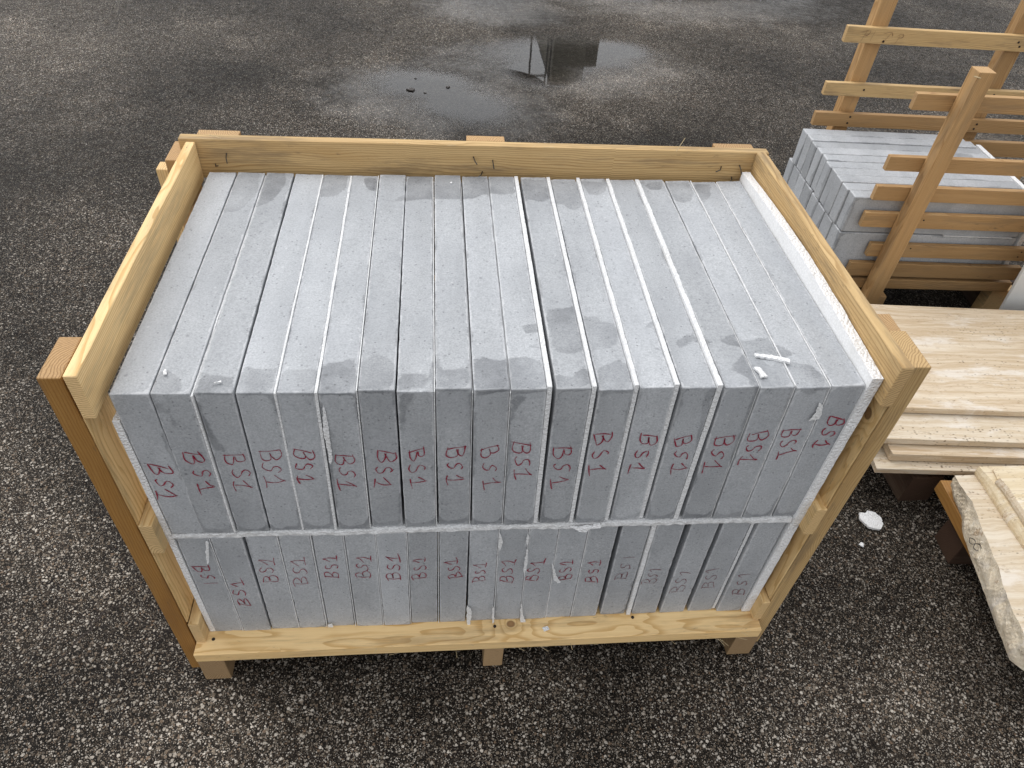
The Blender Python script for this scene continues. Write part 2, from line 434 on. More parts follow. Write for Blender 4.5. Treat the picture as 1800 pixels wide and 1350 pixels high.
def mat_wood(name, light, dark, tint, stain=0.35, grey=0.25, orange=0.0, bump=0.8, endc=(0.74, 0.50, 0.27)):
    """rings round a pith axis that runs along the board's own X axis: long grain on faces, rings on the sawn ends"""
    N = NT(name)
    co = N.objco()
    rn = N.rand()
    r2 = N.m('FRACT', N.m('MULTIPLY', rn, 17.31))
    r3 = N.m('FRACT', N.m('MULTIPLY', rn, 71.7))
    s = N.sep(co)
    shift = N.comb(N.m('MULTIPLY', rn, 19.0), N.m('MULTIPLY', r2, 7.0), N.m('MULTIPLY', r3, 5.0))
    sh = N.v('ADD', co, shift)
    shs = N.v('MULTIPLY', sh, (1.5, 9.0, 9.0))
    wob = N.sep(N.noise(shs, 1.6, 3, 0.5, color=True))
    # knots
    kv = N.voro(N.v('MULTIPLY', sh, (1.0, 1.15, 0.05)), 5.2)
    kc = N.sep(kv['Color'])
    kd = N.m('DIVIDE', kv['Distance'], 5.2)
    krad = N.m('ADD', 0.004, N.m('MULTIPLY', kc[1], 0.010))
    has = N.m('GREATER_THAN', kc[0], 0.42)
    knot = N.m('MULTIPLY', has, N.m('DIVIDE', N.m('SUBTRACT', krad, kd), 0.0025, clamp=True))
    swirl = N.m('MULTIPLY', has, N.m('EXPONENT', N.m('MULTIPLY', kd, -34.0)))
    y = N.m('ADD', s[1], N.m('ADD', N.m('MULTIPLY', N.m('SUBTRACT', r2, 0.5), 0.10), N.m('MULTIPLY', wob[0], 0.035)))
    z = N.m('ADD', s[2], N.m('ADD', N.m('ADD', 0.028, N.m('MULTIPLY', r3, 0.06)), N.m('MULTIPLY', wob[1], 0.035)))
    rr = N.m('ADD', N.m('SQRT', N.m('ADD', N.m('MULTIPLY', y, y), N.m('MULTIPLY', z, z))), N.m('MULTIPLY', swirl, 0.020))
    ring = N.m('FRACT', N.m('MULTIPLY', rr, 260.0))
    late = N.m('MULTIPLY', N.step(ring, 0.45, 0.93), N.step(ring, 0.94, 1.0, 1.0, 0.0))
    fib = N.noise(N.v('MULTIPLY', sh, (9, 520, 520)), 1.0, 3, 0.7)
    fib2 = N.noise(N.v('MULTIPLY', sh, (2.2, 90, 90)), 1.0, 3, 0.6)
    fac = N.m('ADD', N.m('MULTIPLY', late, 0.55), N.m('ADD', N.m('MULTIPLY', N.m('SUBTRACT', fib, 0.15), 0.42), N.m('MULTIPLY', N.m('SUBTRACT', fib2, 0.33), 0.75)))
    col = N.ramp(fac, [(0.12, light), (0.85, dark)])
    col = N.mix(N.m('MULTIPLY', swirl, 0.35), col, tint)
    blotch = N.noise(N.v('MULTIPLY', sh, (2.2, 11, 11)), 1.3, 4, 0.6)
    col = N.mix(N.step(blotch, 0.45, 0.72, 0.0, stain), col, tint)
    g = N.noise(N.v('MULTIPLY', sh, (3.5, 30, 30)), 1.0, 5, 0.7)
    col = N.mix(N.m('MULTIPLY', N.step(g, 0.47, 0.68, 0.0, grey), 1.0), col, (0.16, 0.125, 0.085))
    sp = N.noise(N.v('MULTIPLY', sh, (34, 150, 150)), 1.0, 4, 0.75)
    col = N.mix(N.m('MULTIPLY', N.step(sp, 0.58, 0.74, 0.0, 0.75), N.step(blotch, 0.42, 0.62)), col, (0.10, 0.08, 0.055))
    ks = N.ramp(N.m('DIVIDE', kd, 0.014), [(0.0, (0.24, 0.115, 0.05)), (0.5, (0.15, 0.07, 0.03)), (0.8, (0.06, 0.03, 0.015))])
    col = N.mix(N.m('MULTIPLY', knot, 0.9), col, ks)
    # sawn ends: a shade darker and rougher, never painted by light
    geo = N.n('ShaderNodeNewGeometry')
    vt = N.n('ShaderNodeVectorTransform', vector_type='NORMAL', convert_from='WORLD', convert_to='OBJECT')
    N.put(vt.inputs[0], geo.outputs['True Normal'])
    endm = N.step(N.m('ABSOLUTE', N.sep(vt.outputs[0])[0]), 0.75, 0.9)
    ecol = N.mix(late, N.mix(0.15, N.mix(0.4, light, endc), tint), N.mix(0.30, dark, tuple(c * 0.3 for c in endc)))
    ecol = N.mix(N.step(N.noise(sh, 210, 3), 0.45, 0.8, 0.0, 0.35), ecol, N.mix(0.5, tint, tuple(c * 0.2 for c in endc)))
    col = N.mix(N.m('MULTIPLY', endm, 0.9), col, ecol)
    if orange > 0:
        w = N.step(N.noise(N.v('MULTIPLY', sh, (4, 14, 14)), 1.0, 4, 0.6), 0.25, 0.7, 0.55, 1.0)
        col = N.mix(N.m('MULTIPLY', N.m('MULTIPLY', w, orange), N.m('SUBTRACT', 1.0, endm)), col, (0.30, 0.125, 0.022))
    col = N.mix(N.m('MULTIPLY', r2, 0.40), col, N.mix(0.75, col, tint))
    tone = N.m('ADD', 0.84, N.m('MULTIPLY', r3, 0.28))
    col = N.v('SCALE', col, scale=tone)
    h = N.m('ADD', N.m('MULTIPLY', fib, 0.7), N.m('MULTIPLY', late, 0.35))
    h = N.m('SUBTRACT', h, N.m('MULTIPLY', knot, 0.6))
    return N.end(N.bsdf(col, 0.68 if orange == 0 else 0.5, N.bump(h, bump, 0.0008), spec=0.35))


def mat_foam(name='white_polystyrene', cell=260, rough_bump=1.0, col0=(0.82, 0.825, 0.83), col1=(0.90, 0.905, 0.91)):
    N = NT(name)
    P = N.objco()
    vo = N.voro(P, cell)
    d = vo['Distance']
    col = N.mix(N.step(d, 0.2, 0.7), col1, col0)
    col = N.mix(N.step(N.noise(P, 14, 4), 0.5, 0.75, 0.0, 0.35), col, (0.66, 0.65, 0.62))
    h = N.m('ADD', N.m('SUBTRACT', 1.0, d), N.m('MULTIPLY', N.noise(P, 160, 3), 0.7))
    nx = N.m('ABSOLUTE', N.sep(N.n('ShaderNodeNewGeometry').outputs['True Normal'])[0])
    bs = N.m('MULTIPLY', N.step(nx, 0.6, 0.9, 1.0, 0.10), rough_bump)
    return N.end(N.bsdf(col, 0.8, N.bump(h, bs, 0.0022), spec=0.3))


def mat_travertine(name, seed, pits=0.5, light=(0.665, 0.56, 0.42), warm=(0.52, 0.395, 0.255), rough_face=False):
    N = NT(name)
    co = N.objco()
    sh = N.v('ADD', co, (seed, seed * 1.7, seed * 0.3))
    warp = N.sep(N.noise(N.v('MULTIPLY', sh, (2.2, 5, 5)), 1.0, 4, 0.6, color=True))
    s = N.sep(sh)
    yy = N.m('ADD', s[1], N.m('ADD', N.m('MULTIPLY', warp[0], 0.045), N.m('MULTIPLY', N.noise(sh, 30, 3), 0.006)))
    band = N.noise(N.comb(N.m('MULTIPLY', s[0], 1.0), N.m('MULTIPLY', yy, 24), N.m('MULTIPLY', s[2], 24)), 1.0, 7, 0.72)
    fine = N.noise(N.comb(N.m('MULTIPLY', s[0], 60), N.m('MULTIPLY', yy, 240), N.m('MULTIPLY', s[2], 240)), 1.0, 4, 0.7)
    col = N.ramp(band, [(0.26, (0.78, 0.72, 0.62)), (0.40, light), (0.50, warm), (0.56, light), (0.64, (0.47, 0.34, 0.21)), (0.70, warm), (0.80, light)])
    col = N.mix(N.step(fine, 0.45, 0.75, 0.0, 0.16), col, (0.47, 0.36, 0.24))
    cloud = N.noise(N.comb(N.m('MULTIPLY', s[0], 4.0), N.m('MULTIPLY', yy, 15), s[2]), 1.0, 6, 0.7)
    col = N.mix(N.step(cloud, 0.52, 0.64, 0.0, 0.7), col, (0.76, 0.71, 0.64))
    thr = N.m('ABSOLUTE', N.m('SUBTRACT', N.noise(N.comb(N.m('MULTIPLY', s[0], 2.0), N.m('MULTIPLY', yy, 18), s[2]), 1.0, 6, 0.75), 0.5))
    brk = N.step(N.noise(sh, 55, 3, 0.7), 0.50, 0.62)
    col = N.mix(N.m('MULTIPLY', N.step(thr, 0.0, 0.012, 0.75, 0.0), brk), col, (0.30, 0.19, 0.10))
    hv = N.voro(N.comb(N.m('MULTIPLY', s[0], 0.45), yy, s[2]), 230)
    hc = N.sep(hv['Color'])
    zone = N.step(N.noise(N.comb(N.m('MULTIPLY', s[0], 2.0), N.m('MULTIPLY', yy, 22), N.m('MULTIPLY', s[2], 22)), 1.0, 4, 0.6), 0.50, 0.64)
    hole = N.m('MULTIPLY', N.m('MULTIPLY', N.step(hv['Distance'], 0.22, 0.42, 1.0, 0.0), N.m('GREATER_THAN', hc[0], 1.0 - pits)), zone)
    col = N.mix(N.m('MULTIPLY', hole, 0.85), col, (0.17, 0.115, 0.065))
    h = N.m('SUBTRACT', N.m('MULTIPLY', fine, 0.4), N.m('MULTIPLY', hole, 2.0))
    nrm = N.bump(h, 0.5, 0.001)
    if rough_face:
        nrm = N.bump(N.noise(sh, 130, 8, 0.8), 0.8, 0.006, nrm)
        col = N.mix(N.step(N.noise(sh, 40, 5, 0.7), 0.4, 0.7, 0.0, 0.30), col, (0.46, 0.37, 0.26))
    return N.end(N.bsdf(col, 0.5, nrm, spec=0.4))


def mat_flat(name, color, rough=0.6, metallic=0.0, var=0.15, scale=60):
    N = NT(name)
    P = N.objco()
    n = N.noise(P, scale, 4, 0.6)
    dark = tuple(c * (1 - var) for c in color)
    lite = tuple(min(1, c * (1 + var)) for c in color)
    return N.end(N.bsdf(N.mix(N.step(n, 0.3, 0.7), dark, lite), rough, N.bump(n, 0.3, 0.0005), Metallic=metallic))


def mat_marker():
    N = NT('red_wax_marker')
    n = N.m('ADD', N.m('MULTIPLY', N.noise(N.pos(), 420, 3, 0.7), 0.6), N.m('MULTIPLY', N.noise(N.pos(), 70, 3), 0.4))
    col = N.mix(N.step(n, 0.45, 0.60, 0.0, 0.85), (0.27, 0.006, 0.032), (0.33, 0.14, 0.165))
    return N.end(N.bsdf(col, 0.6, spec=0.2))


def mat_marker_faint():
    N = NT('faint_red_wax_marker')
    n = N.noise(N.pos(), 420, 3, 0.7)
    col = N.mix(N.step(n, 0.38, 0.62, 0.0, 0.85), (0.17, 0.035, 0.05), (0.27, 0.20, 0.21))
    return N.end(N.bsdf(col, 0.6, spec=0.2))


M = {}
M['asphalt'] = mat_asphalt()
M['water'] = mat_water()
M['stone'] = mat_stone()
M['pine'] = mat_wood('pale_pine', (0.88, 0.655, 0.345), (0.58, 0.36, 0.14), (0.68, 0.44, 0.18), 0.5, 0.42)
M['pine_weathered'] = mat_wood('weathered_pine', (0.74, 0.53, 0.265), (0.42, 0.265, 0.11), (0.48, 0.295, 0.115), 0.6, 0.70)
M['pine_orange'] = mat_wood('damp_orange_pine', (0.50, 0.29, 0.095), (0.32, 0.16, 0.040), (0.27, 0.13, 0.035), 0.6, 0.40, orange=0.45)
M['pine_foot'] = mat_wood('rough_brown_pine', (0.40, 0.27, 0.145), (0.22, 0.135, 0.06), (0.20, 0.12, 0.055), 0.6, 0.6, bump=1.0)
M['pine_gold'] = mat_wood('golden_pine', (0.53, 0.335, 0.155), (0.35, 0.195, 0.075), (0.36, 0.205, 0.08), 0.55, 0.38)
M['dark_wood'] = mat_wood('dark_wet_timber', (0.075, 0.042, 0.026), (0.035, 0.018, 0.011), (0.05, 0.025, 0.015), 0.4, 0.4, endc=(0.08, 0.045, 0.028))
M['foam'] = mat_foam()
M['foam_sheet'] = mat_foam('white_foam_film', 240, 0.6, (0.70, 0.705, 0.71), (0.82, 0.825, 0.83))
M['trav'] = mat_travertine('cream_travertine', 3.1, 0.22)
M['trav_b'] = mat_travertine('pale_travertine', 8.6, 0.30, (0.69, 0.61, 0.49), (0.57, 0.46, 0.32))
M['trav_pit'] = mat_travertine('pitted_travertine', 5.4, 0.95, (0.72, 0.62, 0.45), (0.62, 0.50, 0.32))
M['trav_rough'] = mat_travertine('split_travertine', 1.9, 0.30, (0.90, 0.81, 0.66), (0.78, 0.67, 0.50), True)
M['marker'] = mat_marker()
M['marker_faint'] = mat_marker_faint()
M['pencil'] = mat_flat('black_marker', (0.02, 0.02, 0.02))
M['steel'] = mat_flat('dull_nail_steel', (0.10, 0.09, 0.075), 0.45, 0.8)
M['rust'] = mat_flat('dark_nail_hole', (0.022, 0.014, 0.010), 0.8)
M['white_panel'] = mat_flat('white_board_surface', (0.66, 0.65, 0.62), 0.6, 0, 0.04, 12)
M['wall'] = mat_flat('olive_render', (0.20, 0.19, 0.145), 0.8, 0, 0.08, 2)
M['wall_b'] = mat_flat('olive_cladding', (0.155, 0.148, 0.11), 0.8, 0, 0.08, 2)
M['dark_metal'] = mat_flat('dark_steel', (0.03, 0.032, 0.034), 0.6)
M['roofing'] = mat_flat('grey_roofing', (0.12, 0.12, 0.12), 0.8)
M['window_glass'] = mat_flat('dark_glass', (0.03, 0.035, 0.04), 0.1)
M['leaf'] = mat_flat('dark_leaves', (0.045, 0.065, 0.025), 0.7, 0, 0.5, 3)
M['bark'] = mat_flat('brown_bark', (0.09, 0.065, 0.045), 0.9, 0, 0.3, 20)
M['leaf_litter'] = mat_flat('dark_wet_leaf', (0.02, 0.014, 0.010), 0.5)
M['straw'] = mat_flat('dry_splinter', (0.62, 0.50, 0.30), 0.7)


# ------------------------------------------------------------------ mesh helpers
def link(name, me, mats, parent=None, loc=None, rot=None):
    o = bpy.data.objects.new(name, me)
    COL.objects.link(o)
    if mats is not None and len(me.materials) == 0:
        for m in (mats if isinstance(mats, (list, tuple)) else [mats]):
            me.materials.append(m)
    if loc is not None:
        o.location = loc
    if rot is not None:
        o.rotation_euler = rot
    if parent is not None:
        o.parent = parent
    return o


def tag(o, label=None, cat=None, group=None, kind=None):
    if label: o['label'] = label
    if cat:
        o['category'] = cat
        o['kind'] = 'thing'
    if group: o['group'] = group
    if kind: o['kind'] = kind
    return o


def empty(name, loc=(0, 0, 0), rz=0.0):
    o = bpy.data.objects.new(name, None)
    COL.objects.link(o)
    o.location = loc
    o.rotation_euler = (0, 0, rz)
    o.empty_display_size = 0.05
    return o


def gridbox(xs, ys, zs, bevel, warp=None, smooth=False):
    """closed box whose faces follow the given grid lines; outer edges rounded by bevel"""
    xs, ys, zs = [np.array(sorted(set(np.round(a, 6)))) for a in (xs, ys, zs)]
    idx, verts, faces = {}, [], []
    nx, ny, nz = len(xs), len(ys), len(zs)

    def vid(i, j, k):
        key = (i, j, k)
        if key not in idx:
            idx[key] = len(verts)
            verts.append((xs[i], ys[j], zs[k]))
        return idx[key]
    for i in range(nx - 1):
        for j in range(ny - 1):
            faces.append((vid(i, j, 0), vid(i, j + 1, 0), vid(i + 1, j + 1, 0), vid(i + 1, j, 0)))
            faces.append((vid(i, j, nz - 1), vid(i + 1, j, nz - 1), vid(i + 1, j + 1, nz - 1), vid(i, j + 1, nz - 1)))
    for i in range(nx - 1):
        for k in range(nz - 1):
            faces.append((vid(i, 0, k), vid(i + 1, 0, k), vid(i + 1, 0, k + 1), vid(i, 0, k + 1)))
            faces.append((vid(i, ny - 1, k), vid(i, ny - 1, k + 1), vid(i + 1, ny - 1, k + 1), vid(i + 1, ny - 1, k)))
    for j in range(ny - 1):
        for k in range(nz - 1):
            faces.append((vid(0, j, k), vid(0, j, k + 1), vid(0, j + 1, k + 1), vid(0, j + 1, k)))
            faces.append((vid(nx - 1, j, k), vid(nx - 1, j + 1, k), vid(nx - 1, j + 1, k + 1), vid(nx - 1, j, k + 1)))
    V = np.array(verts)
    if bevel > 0:
        lo = np.array([xs[0], ys[0], zs[0]]) + bevel
        hi = np.array([xs[-1], ys[-1], zs[-1]]) - bevel
        Cc = np.clip(V, lo, hi)
        D_ = V - Cc
        L = np.linalg.norm(D_, axis=1)
        many = (np.abs(D_) > 1e-9).sum(1) > 1
        V[many] = Cc[many] + D_[many] / L[many, None] * bevel
    if warp is not None:
        V = warp(V)
    me = bpy.data.meshes.new('mesh')
    me.from_pydata(V.tolist(), [], faces)
    me.update()
    if smooth:
        me.polygons.foreach_set('use_smooth', [True] * len(me.polygons))
    return me, V


def lines(a, b, step, bevel=0.0):
    n = max(1, int(round((b - a) / step)))
    l = list(np.linspace(a, b, n + 1))
    if bevel > 0:
        l += [a + bevel, b - bevel]
        l = [v for v in l if not (a < v < a + bevel * 0.99 or b - bevel * 0.99 < v < b)]
    return l


def fnoise(seed, n=6, k=8.0):
    rs = np.random.RandomState(seed)
    A = rs.uniform(-1, 1, (n, 3))
    W = rs.normal(0, k, (n, 3))
    ph = rs.uniform(0, 6.28, (n, 3))

    def f(V):
        out = np.zeros_like(V)
        for a, w, p in zip(A, W, ph):
            s = V @ w
            for c in range(3):
                out[:, c] += a[c] * np.sin(s + p[c])
        return out / n
    return f


_bseed = [100]


def board(name, axis, a, b, parent, mat, wave=0.0012, bevel=0.0018, wane=0.0, step=0.05):
    """a sawn board between corners a and b whose long direction is the given axis; grain along its own X"""
    a, b = Vector(a), Vector(b)
    c = (a + b) / 2
    s = b - a
    if axis == 'x':
        L, Wd, T = s.x, s.y, s.z
        rot = Matrix.Identity(3)
    elif axis == 'y':
        L, Wd, T = s.y, s.x, s.z
        rot = Matrix(((0, -1, 0), (1, 0, 0), (0, 0, 1)))
    else:
        L, Wd, T = s.z, s.y, s.x
        rot = Matrix(((0, 0, -1), (0, 1, 0), (1, 0, 0)))
    _bseed[0] += 1
    f1 = fnoise(_bseed[0], 6, 5.0)
    f2 = fnoise(_bseed[0] + 5000, 8, 60.0)
    rs = np.random.RandomState(_bseed[0])

    def warp(V):
        n1 = f1(V * np.array([1, 0.3, 0.3]))
        n2 = f2(V)
        V = V.copy()
        V[:, 1:] += n1[:, 1:] * wave
        V += n2 * 0.0006
        if wane > 0:   # one edge with the bark side missing
            e = (V[:, 2] > T / 2 * 0.5) & (V[:, 1] > Wd / 2 * 0.3)
            V[e, 2] -= wane * (0.5 + 0.5 * np.sin(V[e, 0] * 11 + rs.uniform(0, 6))) * 1.0
        return V
    me, _ = gridbox(lines(-L / 2, L / 2, step, bevel), lines(-Wd / 2, Wd / 2, max(Wd / 3, 0.012), bevel),
                    lines(-T / 2, T / 2, max(T / 3, 0.012), bevel), bevel, warp)
    o = link(name, me, mat, parent)
    o.location = c
    o.rotation_euler = rot.to_euler()
    return o


def poly_sdf(px, py, poly):
    """signed distance to a polygon, positive inside"""
    P = np.stack([px, py], 1)
    A = np.array(poly, float)
    B = np.roll(A, -1, 0)
    dmin = np.full(len(P), 9.0)
    inside = np.zeros(len(P), bool)
    for a, b in zip(A, B):
        e = b - a
        t = np.clip(((P - a) @ e) / max(e @ e, 1e-12), 0, 1)
        q = a + t[:, None] * e
        dmin = np.minimum(dmin, np.linalg.norm(P - q, axis=1))
        cond = (a[1] > P[:, 1]) != (b[1] > P[:, 1])
        with np.errstate(divide='ignore', invalid='ignore'):
            xi = a[0] + (P[:, 1] - a[1]) * (b[0] - a[0]) / (b[1] - a[1] if abs(b[1] - a[1]) > 1e-12 else 1e-12)
        inside ^= cond & (P[:, 0] < xi)
    return np.where(inside, dmin, -dmin)


def ribbon(name, strokes, width, mat, parent, plane='xz', depth=-0.0007, seed=0):
    """pen strokes as thin flat bands lying just proud of a face; coordinates in the parent's frame"""
    rs = np.random.RandomState(seed)
    verts, faces = [], []
    for st in strokes:
        pts = np.array(st, float)
        # Catmull-Rom smoothing
        if len(pts) > 2:
            ext = np.vstack([2 * pts[0] - pts[1], pts, 2 * pts[-1] - pts[-2]])
            out = []
            for i in range(1, len(ext) - 2):
                for t in np.linspace(0, 1, 5, endpoint=False):
                    p0, p1, p2, p3 = ext[i - 1:i + 3]
                    out.append(0.5 * ((2 * p1) + (-p0 + p2) * t + (2 * p0 - 5 * p1 + 4 * p2 - p3) * t * t + (-p0 + 3 * p1 - 3 * p2 + p3) * t ** 3))
            out.append(pts[-1])
            pts = np.array(out)
        n0 = len(verts)
        m = len(pts)
        for i in range(m):
            d = pts[min(i + 1, m - 1)] - pts[max(i - 1, 0)]
            d = d / (np.linalg.norm(d) + 1e-9)
            nn = np.array([-d[1], d[0]])
            w = width * 0.5 * (0.70 + 0.45 * rs.rand() + 0.35 * math.sin(i * 0.45 + seed)) * (0.5 if i in (0, m - 1) else 1)
            for s in (1, -1):
                q = pts[i] + nn * w * s
                verts.append((q[0], depth, q[1]) if plane == 'xz' else (q[0], q[1], depth))
        for i in range(m - 1):
            faces.append((n0 + 2 * i, n0 + 2 * i + 1, n0 + 2 * i + 3, n0 + 2 * i + 2))
    me = bpy.data.meshes.new(name)
    me.from_pydata(verts, [], faces)
    me.update()
    return link(name, me, mat, parent)


ORD = ['first', 'second', 'third', 'fourth', 'fifth', 'sixth', 'seventh', 'eighth', 'ninth', 'tenth', 'eleventh',
       'twelfth', 'thirteenth', 'fourteenth', 'fifteenth', 'sixteenth', 'seventeenth', 'eighteenth', 'nineteenth']

# ------------------------------------------------------------------ ground
def build_ground():
    xs = [-120, -40, -12, -5, 0, 5, 12, 40, 120]
    verts = [(x, y, 0) for y in xs for x in xs]
    n = len(xs)
    faces = [(j * n + i, j * n + i + 1, (j + 1) * n + i + 1, (j + 1) * n + i) for j in range(n - 1) for i in range(n - 1)]
    me = bpy.data.meshes.new('asphalt_yard')
    me.from_pydata(verts, [], faces)
    o = link('asphalt_yard', me, M['asphalt'])
    tag(o, kind='structure', label='wet coarse asphalt yard with pale aggregate and fine cracks')
    return o


def crack(pts, w, seed):
    rs = np.random.RandomState(seed)
    P = [np.array(p, float) for p in pts]
    dense = []
    for a, b in zip(P, P[1:]):
        k = max(2, int(np.linalg.norm(b - a) / 0.012))
        for q in range(k):
            dense.append(a + (b - a) * q / k + rs.normal(0, 0.0035, 2))
    dense.append(P[-1])
    verts, faces = [], []
    m = len(dense)
    for i, p in enumerate(dense):
        d = dense[min(i + 1, m - 1)] - dense[max(i - 1, 0)]
        d = d / np.linalg.norm(d)
        nn = np.array([-d[1], d[0]])
        ww = w * rs.uniform(0.25, 1.0) * min(1, (i + 0.3) / 4, (m - i) / 4)
        verts += [(*(p + nn * ww / 2), 0.0012), (*(p - nn * ww / 2), 0.0012)]
    for i in range(m - 1):
        faces.append((2 * i, 2 * i + 1, 2 * i + 3, 2 * i + 2))
    me = bpy.data.meshes.new('crack')
    me.from_pydata(verts, [], faces)
    o = link('crack', me, M['rust'], YARD)
    o['kind'] = 'structure'


def puddle(cx, cy, rx, ry, label):
    n = 40
    rs = np.random.RandomState(int(cx * 100))
    ph = rs.uniform(0, 6.28, 5)
    verts = [(0, 0, 0)]
    for i in range(n):
        a = i / n * 2 * math.pi
        k = 1 + 0.07 * sum(math.sin((q + 2) * a + ph[q]) for q in range(5)) / 2
        verts.append((rx * k * math.cos(a), ry * k * math.sin(a), 0))
    faces = [(0, 1 + i, 1 + (i + 1) % n) for i in range(n)]
    me = bpy.data.meshes.new('puddle')
    me.from_pydata(verts, [], faces)
    o = link('puddle', me, M['water'], loc=(cx, cy, 0.004))
    tag(o, kind='structure', label=label)


YARD = build_ground()
for k, (w, pts) in enumerate(CRACKS):
    crack(pts, w, 50 + k)
puddle(0.47, 2.82, 0.54, 0.42, 'shallow puddle of rain water nearest the slab crate')
puddle(1.20, 3.38, 0.72, 0.44, 'shallow puddle mirroring a building and poles')
puddle(2.15, 4.80, 1.15, 0.55, 'shallow puddle at the far edge of the yard')

# ------------------------------------------------------------------ things beyond the frame that the puddle mirrors
def plainbox(name, a, b, parent, mat, bevel=0.0, loc=None):
    me, _ = gridbox([a[0], b[0]] if not bevel else lines(a[0], b[0], 9, bevel), [a[1], b[1]] if not bevel else lines(a[1], b[1], 9, bevel),
                    [a[2], b[2]] if not bevel else lines(a[2], b[2], 9, bevel), bevel)
    return link(name, me, mat, parent, loc)


bld = empty('building', (5.0, 25.0, 0))
tag(bld, 'tall narrow olive building mirrored in the puddle', 'building')
plainbox('wall', (-0.52, 0, 0), (0.60, 8, 8.70), bld, M['wall'])
plainbox('wall', (0.60, 0.6, 0), (1.16, 8, 8.30), bld, M['wall_b'])
plainbox('roof', (-0.54, -0.03, 8.70), (0.62, 8.1, 8.78), bld, M['roofing'])
gan = empty('steel_gantry', (4.02, 24.0, 0))
tag(gan, 'dark steel gantry with twin poles beside the olive building', 'gantry')
plainbox('pole', (0.075, 0, 0), (0.125, 0.06, 8.33), gan, M['dark_metal'])
plainbox('pole', (0.185, 0, 0), (0.245, 0.06, 8.36), gan, M['dark_metal'])
plainbox('pole', (-0.48, 0, 0), (-0.42, 0.06, 8.12), gan, M['dark_metal'])
plainbox('crossbar', (-0.48, 0.005, 8.05), (0.075, 0.055, 8.12), gan, M['dark_metal'])


def tree(x, y, h, rad, label, seed):
    rs = np.random.RandomState(seed)
    t = empty('tree', (x, y, 0))
    tag(t, label, 'tree')
    bm = bmesh.new()
    segs = 8
    pts = [(0, 0, 0, 0.22), (0.1, 0.05, h * 0.3, 0.17), (-0.05, 0.1, h * 0.6, 0.11), (0.05, 0, h * 0.9, 0.03)]
    rings = []
    for px, py, pz, r in pts:
        rings.append([bm.verts.new((px + r * math.cos(q * 2 * math.pi / segs), py + r * math.sin(q * 2 * math.pi / segs), pz)) for q in range(segs)])
    for a, b in zip(rings, rings[1:]):
        for q in range(segs):
            bm.faces.new((a[q], a[(q + 1) % segs], b[(q + 1) % segs], b[q]))
    me = bpy.data.meshes.new('trunk')
    bm.to_mesh(me)
    link('trunk', me, M['bark'], t)
    verts, faces = [], []
    cl = [(rs.normal(0, rad * 0.4), rs.normal(0, rad * 0.4), h * 0.62 + rs.normal(0, h * 0.14), rad * rs.uniform(0.25, 0.5)) for _ in range(26)]
    for k in range(4200):
        cx, cy, cz, cr = cl[rs.randint(len(cl))]
        d = rs.normal(0, 1, 3)
        d *= cr * rs.rand() ** 0.4 / np.linalg.norm(d)
        c = np.array([cx, cy, cz]) + d
        u = rs.normal(0, 1, 3); u /= np.linalg.norm(u)
        w = np.cross(u, rs.normal(0, 1, 3)); w /= np.linalg.norm(w)
        s = rs.uniform(0.05, 0.11)
        n0 = len(verts)
        verts += [tuple(c - u * s), tuple(c + w * s * 0.5), tuple(c + u * s), tuple(c - w * s * 0.5)]
        faces.append((n0, n0 + 1, n0 + 2, n0 + 3))
    me = bpy.data.meshes.new('crown')
    me.from_pydata(verts, [], faces)
    o = link('crown', me, M['leaf'], t)
    o['kind'] = 'stuff'


tree(8.6, 23.5, 7.6, 1.5, 'dark leafy tree mirrored at the far puddle, right of the building', 4)
tree(10.6, 25.0, 8.0, 1.8, 'broader leafy tree at the yard edge, farthest right', 9)

# ------------------------------------------------------------------ the main crate
CR = empty('slab_crate', (0.52, 0.30, 0))
tag(CR, 'open-topped pine crate packed with two rows of grey stone slabs', 'crate')
OFF = Vector((0.52, 0.30, 0))


def cb(name, axis, a, b, mat='pine', **k):
    return board(name, axis, Vector(a) - OFF, Vector(b) - OFF, CR, M[mat], **k)


G0 = 0.118
# bearers and deck
for x0, x1 in ((-0.037, 0.013), (0.518, 0.558), (1.043, 1.094)):
    o = cb('bearer', 'y', (x0, -0.040, 0.0), (x1, 0.645, 0.0885), 'pine_foot', wave=0.0006)
cb('deck_board', 'x', (-0.034, -0.046, 0.0895), (1.085, 0.060, G0 - 0.0005), 'pine', wave=0.0008)
for k in range(3):
    cb('deck_board', 'x', (-0.034, 0.13 + k * 0.175, 0.0895), (1.085, 0.23 + k * 0.175, G0 - 0.0005), 'pine', wave=0.0008)
# corner posts stand outside the side rails
for side, xa, xb in ((-1, -0.066, -0.0365), (1, 1.0895, 1.117)):
    for y0, y1, zt in ((-0.020, 0.060, 0.817 if side < 0 else 0.826), (0.575, 0.652, 0.803)):
        front = y0 < 0
        cb('corner_post', 'z', (xa, y0, 0.012), (xb, y1, zt), 'pine_orange' if side < 0 and front else 'pine_gold' if side < 0 else 'pine_weathered', wave=0.0008)
cb('side_batten', 'z', (1.092, 0.086, 0.10), (1.138, 0.132, 0.80), 'pine_gold')
cb('side_batten', 'z', (-0.097, 0.60, 0.02), (-0.0675, 0.632, 0.77), 'pine')
# the pale inner cheeks behind the slat ends
cb('inner_batten', 'z', (-0.0362, -0.017, 0.19), (-0.0335, 0.056, 0.742), 'pine')
cb('inner_batten', 'z', (1.0865, -0.017, 0.19), (1.0892, 0.056, 0.750), 'pine')
